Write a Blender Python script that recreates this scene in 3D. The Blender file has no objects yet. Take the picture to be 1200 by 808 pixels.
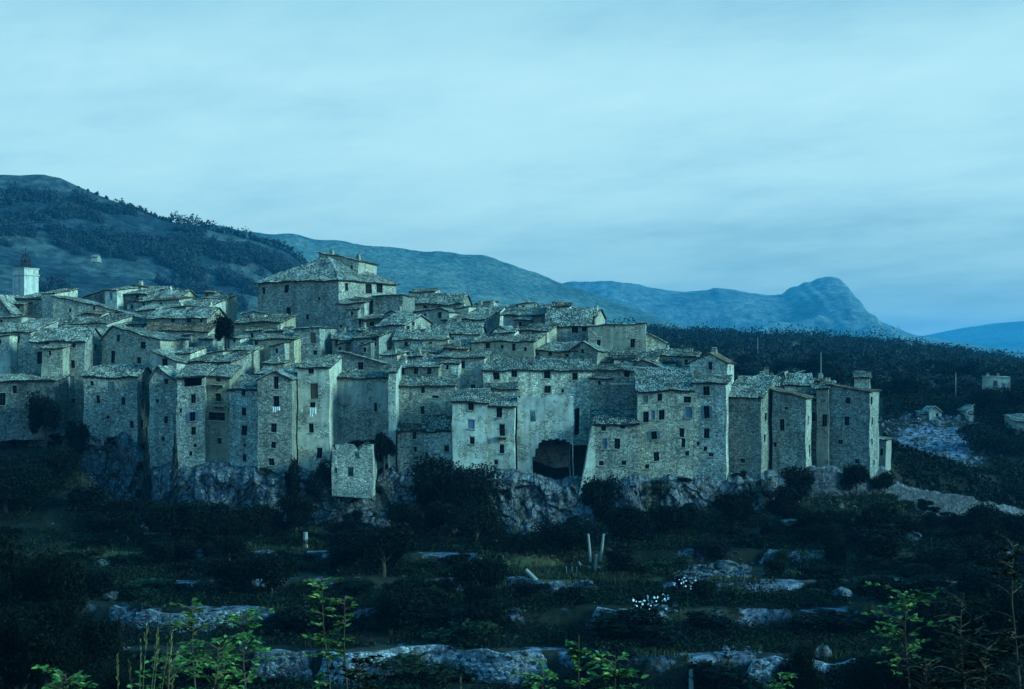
import bpy, math, random
import numpy as np
from mathutils import Vector
from math import sin, cos, tan, radians as R, atan2, sqrt, pi

# ------------------------------------------------------------------ basics
F, CX, HY = 1650.0, 600.0, 430.0          # focal length and horizon of the photograph, in its pixels
SC = bpy.context.scene
COL = SC.collection
rng = random.Random(7)
nrg = np.random.default_rng(11)

def at(px, py, Y):
    return ((px-CX)/F*Y, Y, -(py-HY)/F*Y)

def lerp(tab, x):
    xs = [t[0] for t in tab]; ys = [t[1] for t in tab]
    return np.interp(x, xs, ys)

def _hash(ix, iy, s):
    n = (ix*374761393 + iy*668265263 + s*974634777) & 0xffffffff
    n = ((n ^ (n >> 13))*1274126177) & 0xffffffff
    return ((n ^ (n >> 16)) & 0xffff)/65535.0

def nz(x, y, s=0):
    x = np.asarray(x, float); y = np.asarray(y, float)
    ix = np.floor(x).astype(np.int64); iy = np.floor(y).astype(np.int64)
    fx = x-ix; fy = y-iy
    fx = fx*fx*(3-2*fx); fy = fy*fy*(3-2*fy)
    a = _hash(ix, iy, s); b = _hash(ix+1, iy, s); c = _hash(ix, iy+1, s); d = _hash(ix+1, iy+1, s)
    return (a*(1-fx)+b*fx)*(1-fy)+(c*(1-fx)+d*fx)*fy

def fbm(x, y, s=0, o=4):
    r = 0.0; a = .5; f = 1.0
    for k in range(o):
        r = r + a*nz(np.asarray(x)*f, np.asarray(y)*f, s+k*17); a *= .5; f *= 2.03
    return r/(1-.5**o)

def sst(t):
    t = np.clip(t, 0, 1); return t*t*(3-2*t)

def prop(o, label=None, cat=None, group=None, kind=None):
    if label: o['label'] = label
    if cat: o['category'] = cat
    if group: o['group'] = group
    if kind: o['kind'] = kind
    return o

def empty(name, loc, rz=0.0):
    o = bpy.data.objects.new(name, None); COL.objects.link(o)
    o.empty_display_size = .3
    o.location = loc; o.rotation_euler = (0, 0, rz)
    return o

def npmesh(name, V, Fc, mats, attr=None, mi=None, smooth=False):
    """V (n,3), Fc (m,k) one polygon size; attr: one float per face"""
    me = bpy.data.meshes.new(name)
    V = np.asarray(V, np.float32); Fc = np.asarray(Fc, np.int32)
    m, k = Fc.shape
    me.vertices.add(len(V)); me.vertices.foreach_set('co', V.ravel())
    me.loops.add(m*k); me.loops.foreach_set('vertex_index', Fc.ravel())
    me.polygons.add(m)
    me.polygons.foreach_set('loop_start', np.arange(0, m*k, k, dtype=np.int32))
    try: me.polygons.foreach_set('loop_total', np.full(m, k, dtype=np.int32))
    except Exception: pass
    if mi is not None: me.polygons.foreach_set('material_index', np.asarray(mi, np.int32))
    me.polygons.foreach_set('use_smooth', np.full(m, bool(smooth)))
    if attr is not None:
        a = me.attributes.new('rnd', 'FLOAT', 'FACE'); a.data.foreach_set('value', np.asarray(attr, np.float32))
    me.update(calc_edges=True); me.validate()
    for mt in (mats if isinstance(mats, (list, tuple)) else [mats]): me.materials.append(mt)
    return me

def link(name, me, parent=None, loc=None):
    o = bpy.data.objects.new(name, me); COL.objects.link(o)
    if parent: o.parent = parent
    if loc is not None: o.location = loc
    return o

class MB:
    """collects polygons, links them as ONE mesh object"""
    def __init__(s): s.v = []; s.f = []; s.r = []; s.m = []
    def poly(s, pts, r=.5, m=0):
        n = len(s.v); s.v += [tuple(p) for p in pts]; s.f.append(tuple(range(n, n+len(pts)))); s.r.append(r); s.m.append(m)
    def box(s, a, b, m=0, r=.5):
        x0, y0, z0 = a; x1, y1, z1 = b
        c = [(x0,y0,z0),(x1,y0,z0),(x1,y1,z0),(x0,y1,z0),(x0,y0,z1),(x1,y0,z1),(x1,y1,z1),(x0,y1,z1)]
        for q in ((0,3,2,1),(4,5,6,7),(0,1,5,4),(1,2,6,5),(2,3,7,6),(3,0,4,7)): s.poly([c[i] for i in q], r, m)
    def tube(s, pts, rad, n=6, m=0):
        rings = []
        for i, p in enumerate(pts):
            a = np.array(pts[max(0, i-1)], float); b = np.array(pts[min(len(pts)-1, i+1)], float)
            d = b-a; d /= (np.linalg.norm(d)+1e-9)
            u = np.cross(d, (0.31, .17, .93) if abs(d[2]) < .9 else (1, 0, 0)); u /= np.linalg.norm(u); w = np.cross(d, u)
            r = rad[i] if isinstance(rad, (list, tuple)) else rad
            rings.append([tuple(np.array(p)+r*(cos(2*pi*k/n)*u+sin(2*pi*k/n)*w)) for k in range(n)])
        for i in range(len(rings)-1):
            for k in range(n):
                s.poly([rings[i][k], rings[i][(k+1) % n], rings[i+1][(k+1) % n], rings[i+1][k]], .5, m)
        s.poly(rings[0][::-1], .5, m); s.poly(rings[-1], .5, m)
    def build(s, name, mats, parent=None, warp=None, smooth=False, weld=False):
        V = np.array(s.v, float)
        if warp is not None: V = warp(V)
        me = bpy.data.meshes.new(name)
        me.from_pydata(V.tolist(), [], s.f)
        a = me.attributes.new('rnd', 'FLOAT', 'FACE'); a.data.foreach_set('value', np.array(s.r, np.float32))
        for mt in (mats if isinstance(mats, (list, tuple)) else [mats]): me.materials.append(mt)
        me.polygons.foreach_set('material_index', s.m)
        if smooth: me.polygons.foreach_set('use_smooth', [True]*len(s.f))
        if weld:
            import bmesh
            bm = bmesh.new(); bm.from_mesh(me); bmesh.ops.remove_doubles(bm, verts=bm.verts, dist=1e-4); bm.to_mesh(me); bm.free()
        me.update()
        return link(name, me, parent)

# ------------------------------------------------------------------ materials
class NT:
    def __init__(s, name):
        s.m = bpy.data.materials.new(name); s.m.use_nodes = True
        s.t = s.m.node_tree; s.b = s.t.nodes['Principled BSDF']; s.b.inputs['Roughness'].default_value = .9
        try: s.b.inputs['Specular IOR Level'].default_value = .06
        except Exception: pass
    def n(s, typ, **kw):
        nd = s.t.nodes.new(typ)
        for k, v in kw.items():
            if k in nd.inputs.keys(): nd.inputs[k].default_value = v
            else: setattr(nd, k, v)
        return nd
    def l(s, a, b): s.t.links.new(a, b)
    def coord(s, which='Object'):
        return s.n('ShaderNodeTexCoord').outputs[which]
    def noise(s, vec, scale, detail=4, rough=.55):
        nd = s.n('ShaderNodeTexNoise', Scale=scale, Detail=detail, Roughness=rough); s.l(vec, nd.inputs['Vector']); return nd.outputs['Fac']
    def vor(s, vec, scale, feature='F1', out='Distance'):
        nd = s.n('ShaderNodeTexVoronoi', feature=feature, Scale=scale); s.l(vec, nd.inputs['Vector']); return nd.outputs[out]
    def ramp(s, fac, stops, interp='LINEAR'):
        nd = s.n('ShaderNodeValToRGB'); cr = nd.color_ramp; cr.interpolation = interp
        while len(cr.elements) < len(stops): cr.elements.new(.5)
        for e, (p, c) in zip(cr.elements, stops):
            e.position = p; e.color = (c[0], c[1], c[2], 1) if isinstance(c, (tuple, list)) else (c, c, c, 1)
        s.l(fac, nd.inputs['Fac']); return nd.outputs['Color']
    def mix(s, a, b, fac, mode='MIX'):
        nd = s.n('ShaderNodeMix', data_type='RGBA', blend_type=mode)
        for i, v in ((6, a), (7, b), (0, fac)):
            if hasattr(v, 'is_output') or hasattr(v, 'links'): s.l(v, nd.inputs[i])
            elif i == 0: nd.inputs[0].default_value = v
            else: nd.inputs[i].default_value = (v[0], v[1], v[2], 1)
        return nd.outputs[2]
    def math(s, op, a, b=0.0):
        nd = s.n('ShaderNodeMath', operation=op)
        for i, v in ((0, a), (1, b)):
            if hasattr(v, 'links'): s.l(v, nd.inputs[i])
            else: nd.inputs[i].default_value = v
        return nd.outputs[0]
    def mapping(s, vec, scale):
        nd = s.n('ShaderNodeMapping'); nd.inputs['Scale'].default_value = scale; s.l(vec, nd.inputs['Vector']); return nd.outputs[0]
    def bump(s, h, strength=.5, dist=.05):
        nd = s.n('ShaderNodeBump', Strength=strength, Distance=dist); s.l(h, nd.inputs['Height']); s.l(nd.outputs[0], s.b.inputs['Normal'])
    def out(s, col, rough=None):
        s.l(col, s.b.inputs['Base Color'])
        if rough is not None: s.b.inputs['Roughness'].default_value = rough
        return s.m

def mul(c, k): return tuple(min(1, x*k) for x in c)

def stone_mat(name, c, var=.5, plaster=None, pl_amt=0.0, stone=3.1):
    t = NT(name)
    co = t.coord(); oi = t.n('ShaderNodeObjectInfo')
    # shift the pattern per house
    add = t.n('ShaderNodeVectorMath', operation='ADD'); t.l(co, add.inputs[0])
    cb = t.n('ShaderNodeCombineXYZ'); rr = t.math('MULTIPLY', oi.outputs['Random'], 57.0)
    t.l(rr, cb.inputs[0]); t.l(rr, cb.inputs[1]); t.l(cb.outputs[0], add.inputs[1]); v = add.outputs[0]
    dist = t.n('ShaderNodeVectorMath', operation='MULTIPLY_ADD')
    nn = t.n('ShaderNodeTexNoise', Scale=1.7, Detail=3); t.l(v, nn.inputs['Vector'])
    t.l(nn.outputs['Color'], dist.inputs[0]); dist.inputs[1].default_value = (.35, .35, .35); t.l(v, dist.inputs[2])
    sv = t.mapping(dist.outputs[0], (1, 1, 1.55))
    vc = t.vor(sv, stone, 'F1', 'Color'); ve = t.vor(sv, stone, 'DISTANCE_TO_EDGE')
    sep = t.n('ShaderNodeSeparateColor'); t.l(vc, sep.inputs[0])
    cell = t.ramp(sep.outputs[0], [(0, mul(c, 1-var)), (.35, mul(c, 1-var*.35)), (.7, mul(c, 1.1)), (1, mul(c, 1+var*.9))])
    mort = t.ramp(ve, [(0.0, 0.0), (.07, 1.0)])
    base = t.mix(mul(c, .62), cell, mort)
    big = t.noise(v, .33, 5, .6)
    base = t.mix(base, t.mix(base, mul(c, .45), .55), t.ramp(big, [(.48, 0.0), (.68, 1.0)]))
    fine = t.noise(v, 5.5, 5, .7)
    base = t.mix(base, t.ramp(fine, [(.32, .4), (.5, .95), (.7, 1.9)]), 1.0, 'MULTIPLY')
    # rain streaks
    st = t.noise(t.mapping(v, (1.3, 1.3, .13)), 1.0, 4, .6)
    base = t.mix(base, t.ramp(st, [(.36, .6), (.52, 1.1)]), .7, 'MULTIPLY')
    if plaster:
        pm = t.noise(v, .42, 5, .62)
        th = .74-pl_amt*.40
        pmask = t.ramp(pm, [(th, 0.0), (th+.02, 1.0)])
        pc = t.mix(plaster, mul(plaster, .6), t.ramp(t.noise(v, 1.1, 5, .7), [(.35, 0.0), (.7, 1.0)]))
        pc = t.mix(pc, t.ramp(st, [(.35, .6), (.6, 1.05)]), .7, 'MULTIPLY')
        base = t.mix(base, pc, pmask)
        h = t.math('ADD', t.math('MULTIPLY', ve, t.math('SUBTRACT', 1.0, pmask)), t.math('MULTIPLY', pmask, .25))
    else: h = ve
    val = t.math('ADD', t.math('MULTIPLY', oi.outputs['Random'], .72), .62)
    hsv = t.n('ShaderNodeHueSaturation'); t.l(base, hsv.inputs['Color']); t.l(val, hsv.inputs['Value'])
    t.bump(t.math('ADD', t.math('MINIMUM', h, .2), t.math('MULTIPLY', fine, .12)), .8, .22)
    return t.out(hsv.outputs[0])

def simple_mat(name, c, rough=.8, scale=6.0, var=.35, bump=.0, metallic=0.0):
    t = NT(name); v = t.coord()
    f = t.noise(v, scale, 5, .6)
    col = t.ramp(f, [(.3, mul(c, 1-var)), (.7, mul(c, 1+var))])
    if bump: t.bump(f, bump, .05)
    t.b.inputs['Metallic'].default_value = metallic
    return t.out(col, rough)

def leaf_mat(name, dark, light, trans=.0):
    t = NT(name); a = t.n('ShaderNodeAttribute', attribute_name='rnd'); oi = t.n('ShaderNodeObjectInfo')
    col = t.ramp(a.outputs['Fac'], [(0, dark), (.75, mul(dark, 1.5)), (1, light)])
    hsv = t.n('ShaderNodeHueSaturation'); t.l(col, hsv.inputs['Color'])
    t.l(t.math('ADD', t.math('MULTIPLY', oi.outputs['Random'], .6), .7), hsv.inputs['Value'])
    t.l(t.math('ADD', t.math('MULTIPLY', oi.outputs['Random'], .06), .47), hsv.inputs['Hue'])
    t.b.inputs['Roughness'].default_value = .65
    return t.out(hsv.outputs[0])

M = {}
M['st'] = stone_mat('grey_rubble', (.47, .46, .40), .6)
M['st1'] = stone_mat('grey_rubble_with_render', (.42, .41, .36), .6, (.58, .56, .48), .30, stone=3.6)
M['st2'] = stone_mat('coursed_grey_stone', (.38, .38, .34), .5, (.46, .45, .40), .42, stone=2.5)
M['wm'] = stone_mat('warm_rubble', (.57, .53, .43), .56)
M['wm1'] = stone_mat('warm_rubble_with_render', (.50, .46, .37), .55, (.62, .57, .46), .42, stone=3.6)
M['wm2'] = stone_mat('weathered_warm_render', (.46, .42, .34), .5, (.55, .51, .42), .62, stone=2.7)
M['dk'] = stone_mat('dark_rubble', (.27, .28, .26), .6)
M['pl'] = stone_mat('pale_plaster', (.45, .44, .37), .4, (.62, .61, .54), .66)
M['pt'] = stone_mat('patched_plaster', (.36, .355, .31), .45, (.68, .67, .58), .55)
M['pq'] = stone_mat('patchy_render', (.5, .49, .43), .45, (.74, .73, .66), .66)
M['ye'] = stone_mat('ochre_plaster', (.46, .41, .30), .4, (.50, .44, .32), .62)
M['wh'] = stone_mat('white_plaster', (.5, .5, .46), .3, (.60, .59, .54), .85)

def tile_mat(name, a, b, c):
    t = NT(name); at_ = t.n('ShaderNodeAttribute', attribute_name='rnd')
    v = t.coord(); f = t.noise(v, .8, 4, .6); g = t.noise(v, 9, 3, .6)
    x = t.math('ADD', at_.outputs['Fac'], t.math('MULTIPLY', t.math('SUBTRACT', f, .5), .9))
    col = t.ramp(x, [(0, a), (.3, mul(a, 1.8)), (.45, b), (.72, mul(c, .85)), (1, mul(c, 1.3))])
    col = t.mix(col, t.ramp(g, [(.3, .55), (.7, 1.3)]), .8, 'MULTIPLY')
    t.bump(g, .6, .04)
    return t.out(col)
M['tile'] = tile_mat('lichened_tile', (.08, .076, .064), (.27, .255, .21), (.56, .535, .455))
M['tiled'] = tile_mat('dark_tile', (.04, .04, .036), (.15, .145, .12), (.42, .40, .34))
M['tiler'] = tile_mat('red_tile', (.07, .045, .032), (.2, .115, .075), (.36, .27, .2))
M['roofbase'] = simple_mat('roof_bed', (.05, .045, .04), .95, 3, .5)

def rock_mat():
    t = NT('limestone'); v = t.coord()
    nn = t.n('ShaderNodeTexNoise', Scale=.45, Detail=5); t.l(v, nn.inputs['Vector'])
    d = t.n('ShaderNodeVectorMath', operation='MULTIPLY_ADD'); t.l(nn.outputs['Color'], d.inputs[0]); d.inputs[1].default_value = (1.8, 1.8, 1.8); t.l(v, d.inputs[2])
    sv = t.mapping(d.outputs[0], (1, 1, .62))
    e1 = t.vor(sv, .55, 'DISTANCE_TO_EDGE'); e2 = t.vor(sv, 1.7, 'DISTANCE_TO_EDGE')
    cr = t.math('MULTIPLY', t.ramp(e1, [(0, .25), (.1, 1.0)]), t.ramp(e2, [(0, .45), (.09, 1.0)]))
    fine = t.noise(v, 2.6, 8, .8); big = t.noise(t.mapping(v, (1, 1, .4)), .28, 5, .65)
    col = t.ramp(fine, [(.32, (.03, .035, .04)), (.47, (.135, .145, .165)), (.6, (.32, .34, .38)), (.72, (.48, .5, .53))])
    col = t.mix(col, t.mix(col, (.06, .065, .05), .82), t.ramp(big, [(.40, 1.0), (.50, 0.0)]))
    col = t.mix(col, cr, .95, 'MULTIPLY')
    # moss and scrub staining in cracks
    t.bump(t.math('ADD', t.math('MINIMUM', e1, .25), t.math('ADD', t.math('MULTIPLY', t.math('MINIMUM', e2, .15), .8), t.math('MULTIPLY', fine, .35))), 1.0, .7)
    return t.out(col)
M['rock'] = rock_mat()
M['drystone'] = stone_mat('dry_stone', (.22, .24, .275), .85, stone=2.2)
M['dkk'] = stone_mat('shaded_dry_stone', (.115, .13, .155), .6, stone=2.0)  # dry stone darkened in its colour so the wall looks unlit

def ground_mat():
    t = NT('hillside_ground'); v = t.coord()
    z = t.n('ShaderNodeAttribute', attribute_name='zone'); sp = t.n('ShaderNodeSeparateColor'); t.l(z.outputs['Color'], sp.inputs[0])
    n1 = t.noise(v, .09, 6, .62); n2 = t.noise(v, 1.1, 6, .7); n3 = t.noise(v, .012, 5, .6)
    soil = t.ramp(n1, [(.35, (.010, .013, .010)), (.5, (.022, .024, .018)), (.68, (.06, .055, .04))])
    soil = t.mix(soil, t.ramp(n2, [(.3, .45), (.7, 1.5)]), .85, 'MULTIPLY')
    far = t.ramp(n3, [(.38, (.02, .028, .022)), (.5, (.04, .05, .035)), (.62, (.09, .09, .065))])
    soil = t.mix(soil, far, sp.outputs[2])
    rk = t.ramp(t.noise(v, .9, 7, .75), [(.36, (.05, .05, .055)), (.5, (.17, .18, .24)), (.66, (.38, .40, .50))])
    edge = t.math('ADD', sp.outputs[0], t.math('MULTIPLY', t.math('SUBTRACT', t.noise(v, .35, 6, .7), .5), 1.1))
    col = t.mix(soil, rk, t.ramp(edge, [(.45, 0.0), (.56, 1.0)]))
    gr = t.ramp(n2, [(.3, (.04, .042, .02)), (.7, (.13, .12, .06))])
    ge = t.math('ADD', sp.outputs[1], t.math('MULTIPLY', t.math('SUBTRACT', t.noise(v, .5, 5, .7), .5), .9))
    col = t.mix(col, gr, t.ramp(ge, [(.45, 0.0), (.6, 1.0)]))
    t.bump(n2, 1.0, .4)
    return t.out(col, .95)
M['ground'] = ground_mat()

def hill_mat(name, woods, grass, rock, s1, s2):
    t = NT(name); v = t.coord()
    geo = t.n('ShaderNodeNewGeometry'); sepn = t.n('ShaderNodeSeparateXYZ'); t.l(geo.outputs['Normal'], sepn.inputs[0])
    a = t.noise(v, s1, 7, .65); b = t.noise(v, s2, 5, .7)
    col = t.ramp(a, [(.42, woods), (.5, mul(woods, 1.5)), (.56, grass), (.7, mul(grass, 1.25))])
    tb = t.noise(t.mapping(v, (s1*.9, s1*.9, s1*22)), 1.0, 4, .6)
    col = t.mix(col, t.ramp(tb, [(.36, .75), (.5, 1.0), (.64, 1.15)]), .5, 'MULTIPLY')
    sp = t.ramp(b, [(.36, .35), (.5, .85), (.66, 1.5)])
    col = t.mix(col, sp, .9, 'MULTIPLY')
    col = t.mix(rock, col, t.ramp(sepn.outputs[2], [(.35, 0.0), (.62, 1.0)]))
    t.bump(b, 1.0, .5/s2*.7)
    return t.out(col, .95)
M['hillA'] = hill_mat('wooded_hill', (.025, .04, .048), (.08, .105, .10), (.2, .2, .17), .0075, .11)  # hill colours below carry a cool tint put in for haze
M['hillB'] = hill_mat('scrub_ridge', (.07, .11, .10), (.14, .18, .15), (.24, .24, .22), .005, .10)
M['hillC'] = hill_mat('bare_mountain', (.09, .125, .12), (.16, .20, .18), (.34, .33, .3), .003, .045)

M['glass'] = simple_mat('dark_window', (.006, .007, .009), .6, 3, .4)
M['wood'] = simple_mat('weathered_wood', (.11, .085, .06), .85, 8, .4)
M['frame'] = simple_mat('window_wood', (.075, .07, .06), .8, 8, .4)
M['blue'] = simple_mat('blue_shutter', (.11, .19, .30), .7, 6, .25)
M['grey_shut'] = simple_mat('grey_shutter', (.15, .19, .21), .7, 6, .25)
M['sill'] = simple_mat('sill_stone', (.34, .32, .27), .9, 5, .3)
M['cloth'] = simple_mat('white_cloth', (.75, .75, .73), .9, 4, .12)
M['iron'] = simple_mat('rusted_iron', (.045, .035, .03), .7, 9, .4, metallic=.3)
M['bark'] = simple_mat('bark', (.075, .06, .045), .95, 9, .5, .6)
M['palewood'] = simple_mat('bleached_wood', (.30, .30, .28), .8, 7, .25, .3)
M['leafd'] = leaf_mat('dark_leaf', (.003, .006, .004), (.016, .025, .013))
M['leafo'] = leaf_mat('olive_leaf', (.014, .02, .018), (.075, .09, .07))
M['leafm'] = leaf_mat('scrub_leaf', (.012, .020, .009), (.055, .075, .032))
M['leafp'] = leaf_mat('pine_needles', (.018, .028, .03), (.045, .062, .055))
M['leafg'] = leaf_mat('young_leaf', (.05, .10, .028), (.27, .33, .09))
M['dry'] = leaf_mat('dry_grass', (.12, .105, .05), (.42, .36, .2))
M['grassm'] = leaf_mat('grass_blades', (.025, .028, .015), (.10, .095, .05))
M['flower'] = simple_mat('white_blossom', (.8, .8, .85), .8, 4, .1)

# ------------------------------------------------------------------ terrain
YF = [(-800, 260), (-100, 222), (0, 214), (100, 206), (165, 202), (180, 196), (300, 191), (400, 192), (470, 194), (530, 190), (600, 190.5),
      (670, 192), (745, 190), (800, 191), (900, 194), (970, 199), (1040, 206), (1100, 213), (1200, 225), (1700, 300)]
TOPPY = [(-800, 505), (0, 503), (100, 503), (150, 512), (175, 548), (240, 544), (302, 552), (350, 552), (380, 562), (440, 566), (460, 548), (530, 552),
         (600, 553), (650, 566), (690, 560), (800, 562), (900, 556), (945, 548), (1035, 552), (1060, 572), (1120, 585), (1200, 600), (1700, 640)]
BASEPY = [(-800, 515), (0, 520), (60, 520), (100, 545), (140, 590), (180, 612), (300, 618), (350, 610), (480, 622), (580, 632), (690, 625), (760, 600),
          (880, 600), (910, 588), (950, 578), (1035, 572), (1060, 590), (1120, 606), (1200, 622), (1700, 660)]
MOUND = [(-800, 2), (0, 2), (150, 2), (280, 3), (340, 5), (450, 4), (550, 4), (650, 2), (740, -1), (800, -5), (900, -6), (1000, -9), (1040, -12), (1200, -18), (1700, -20)]
EDGE = [(128, -28.7, -26.0), (139, -26.0, -24.1), (150, -24.1, -23.0), (162, -23.0, -21.5), (175, -21.5, -20.5)]
P900 = [(-3000, 380), (600, 385), (780, 393), (900, 398), (1000, 404), (1100, 414), (1200, 430), (1500, 448), (4000, 450)]

def edge_y(k, x):
    return EDGE[k][0] + 4.8*(fbm(np.asarray(x)/15.0, k*7.3+0*np.asarray(x), 40+k, 3)-.5)*2

def Gz(x, y):
    x = np.asarray(x, float); y = np.asarray(y, float)
    px = CX + F*x/np.maximum(y, 30)
    yf = lerp(YF, px)
    near = -1.7-.245*y
    near = np.where(y < -200, -1.7+.245*200, near)
    z = np.maximum(near, -28.7) if False else np.where(y < 110, near, -28.7)
    for k, (e, a, b) in enumerate(EDGE):
        z = z + (b-a)*sst((y-edge_y(k, x))/.55+.5)
    zb = -(lerp(BASEPY, px)-HY)/F*yf
    bank = sst((y-166)/(yf-3-166))
    z = z + (zb+20.5)*bank
    zt = -(lerp(TOPPY, px)-HY)/F*yf
    up = sst((y-yf-.6)/1.2)
    mz = lerp(MOUND, px)
    vill = zt + (mz-zt)*sst((y-yf)/42)
    z = z*(1-up)+vill*up
    # plain behind the village
    z900 = -(lerp(P900, px)-HY)/F*900
    k1 = np.clip((y-262)/68, 0, 1); k2 = np.clip((y-330)/570, 0, 1)
    pl = -21+12.5*k1+(z900+8.5)*k2 + 3.0*(fbm(x/60, y/60, 5)-.5)*np.clip((y-300)/100, 0, 1)*np.clip((900-y)/150, 0, 1)
    pl = np.where(y > 900, z900 - (y-900)*.05, pl); pl = np.maximum(pl, -20)*1.0
    tr = np.where(px > 1030, sst((y-232)/30), sst((y-275)/40))
    z = np.where(y > 225, z*(1-tr)+pl*tr, z)
    amp = np.where(y < 100, .25, .55)
    z = z + amp*(fbm(x/4.0, y/4.0, 3)-.5) + .8*(fbm(x/23.0, y/23.0, 9)-.5)*np.where(y > 110, 1, 0)
    return z

def gz(x, y): return float(Gz(x, y))

def axis(fine0, fine1, step, lo, hi, g=1.11):
    a = list(np.arange(fine0, fine1+1e-6, step)); s = step; v = fine1
    while v < hi: s *= g; v += s; a.append(min(v, hi))
    s = step; v = fine0; b = []
    while v > lo: s *= g; v -= s; b.append(max(v, lo))
    return np.array(b[::-1]+a)

xs = axis(-95, 105, .62, -9300, 9300); ys = axis(112, 245, .55, -400, 10700)
ys = np.array([y for y in ys])
X, Y = np.meshgrid(xs, ys); Z = Gz(X, Y)
V = np.stack([X.ravel(), Y.ravel(), Z.ravel()], 1)
nx, ny = len(xs), len(ys)
i = np.arange(nx*ny).reshape(ny, nx)
Fq = np.stack([i[:-1, :-1].ravel(), i[:-1, 1:].ravel(), i[1:, 1:].ravel(), i[1:, :-1].ravel()], 1)
me = npmesh('ground', V, Fq, M['ground'], smooth=True)
PX = CX+F*X/np.maximum(Y, 30)
ell = lambda cx, cy, rx, ry: np.clip(1.35-np.sqrt(((PX-cx)/rx)**2+((Y-cy)/ry)**2), 0, 1)
scree = .9*ell(1092, 286, 58, 28)
scree = np.maximum(scree, ell(842, 157, 42, 6)*.9)
scree = np.maximum(scree, ell(148, 187, 34, 11)*.75)
scree = np.maximum(scree, ((PX > 100) & (PX < 330) & (Y > 139) & (Y < 147)).astype(float)*.42)
for k in range(5):
    ey = edge_y(k, X); scree = np.maximum(scree, (np.abs(Y-ey) < .7)*(.1+.4*nz(X/6, Y*0+k, 56))); scree = np.maximum(scree, ((Y-ey > 0) & (Y-ey < 3))*(.14+.42*nz(X/7, Y*0+k, 55)))
gr = np.zeros_like(scree)
gr = np.maximum(gr, ((PX > 560) & (PX < 780) & (np.abs(Y-156) < 5)).astype(float)*.7)
gr = np.maximum(gr, ((PX > 60) & (PX < 200) & (Y > 151) & (Y < 170)).astype(float)*.6)
gr = np.maximum(gr, ((PX > 930) & (Y > 150) & (Y < 200)).astype(float)*.52)
gr = np.maximum(gr, ((PX > 200) & (PX < 360) & (np.abs(Y-165) < 3)).astype(float)*.6)
farm = np.clip((Y-300)/100, 0, 1)
ca = me.color_attributes.new('zone', 'FLOAT_COLOR', 'POINT')
ca.data.foreach_set('color', np.stack([scree.ravel(), gr.ravel(), farm.ravel(), np.ones(nx*ny)], 1).astype(np.float32).ravel())
prop(link('ground', me), kind='structure')

# cliff: a rough limestone face under the front row of houses
pxs = np.arange(-120, 1290, .9); nv = 70
T = np.linspace(0, 1, nv)
PXg, Tg = np.meshgrid(pxs, T)
Yc = lerp(YF, PXg)-.35
zt = -(lerp(TOPPY, PXg)-HY)/F*Yc+.45; zb = -(lerp(BASEPY, PXg)-HY)/F*Yc-3.0
zt = zt + .9*(fbm(PXg/9, PXg*0, 77, 3)-.5)
Zc = zb+(zt-zb)*Tg
xw = (PXg-CX)/F*Yc
r1 = fbm(xw/6.5, Zc/9, 21, 4); r2 = nz(xw/1.7+3*nz(xw/3, Zc/3, 31), Zc/2.4, 22); r3 = nz(xw/.7, Zc/.8, 23)
steps = np.floor(r2*4)/4
edge = np.clip((1-Tg)*8, 0, 1)
r4 = nz(xw/4.0+.6*nz(xw/2, Zc/7, 32), Zc/14, 24); prot = 2.0*(1-Tg)**1.3 + edge*(2.2*np.clip(r1-.32, 0, 1)*2 + 1.3*steps + .5*r3 + 1.5*np.floor(r4*3)/3)
low = np.clip((PXg-1035)/20, 0, 1)
prot = prot*(1-.75*low)
Vc = np.stack([(xw*(Yc-prot)/Yc).ravel(), (Yc-prot).ravel(), Zc.ravel()], 1)
# closing lip at the top, running back into the hill
lip = Vc.reshape(nv, len(pxs), 3)[-1].copy(); lip[:, 1] += 3.2; lip[:, 2] -= .5
Vc = np.vstack([Vc, lip]); ii = np.arange((nv+1)*len(pxs)).reshape(nv+1, len(pxs))
Fc = np.stack([ii[:-1, :-1].ravel(), ii[:-1, 1:].ravel(), ii[1:, 1:].ravel(), ii[1:, :-1].ravel()], 1)
prop(link('cliff', npmesh('cliff', Vc, Fc, M['rock'])), kind='structure')

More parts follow.
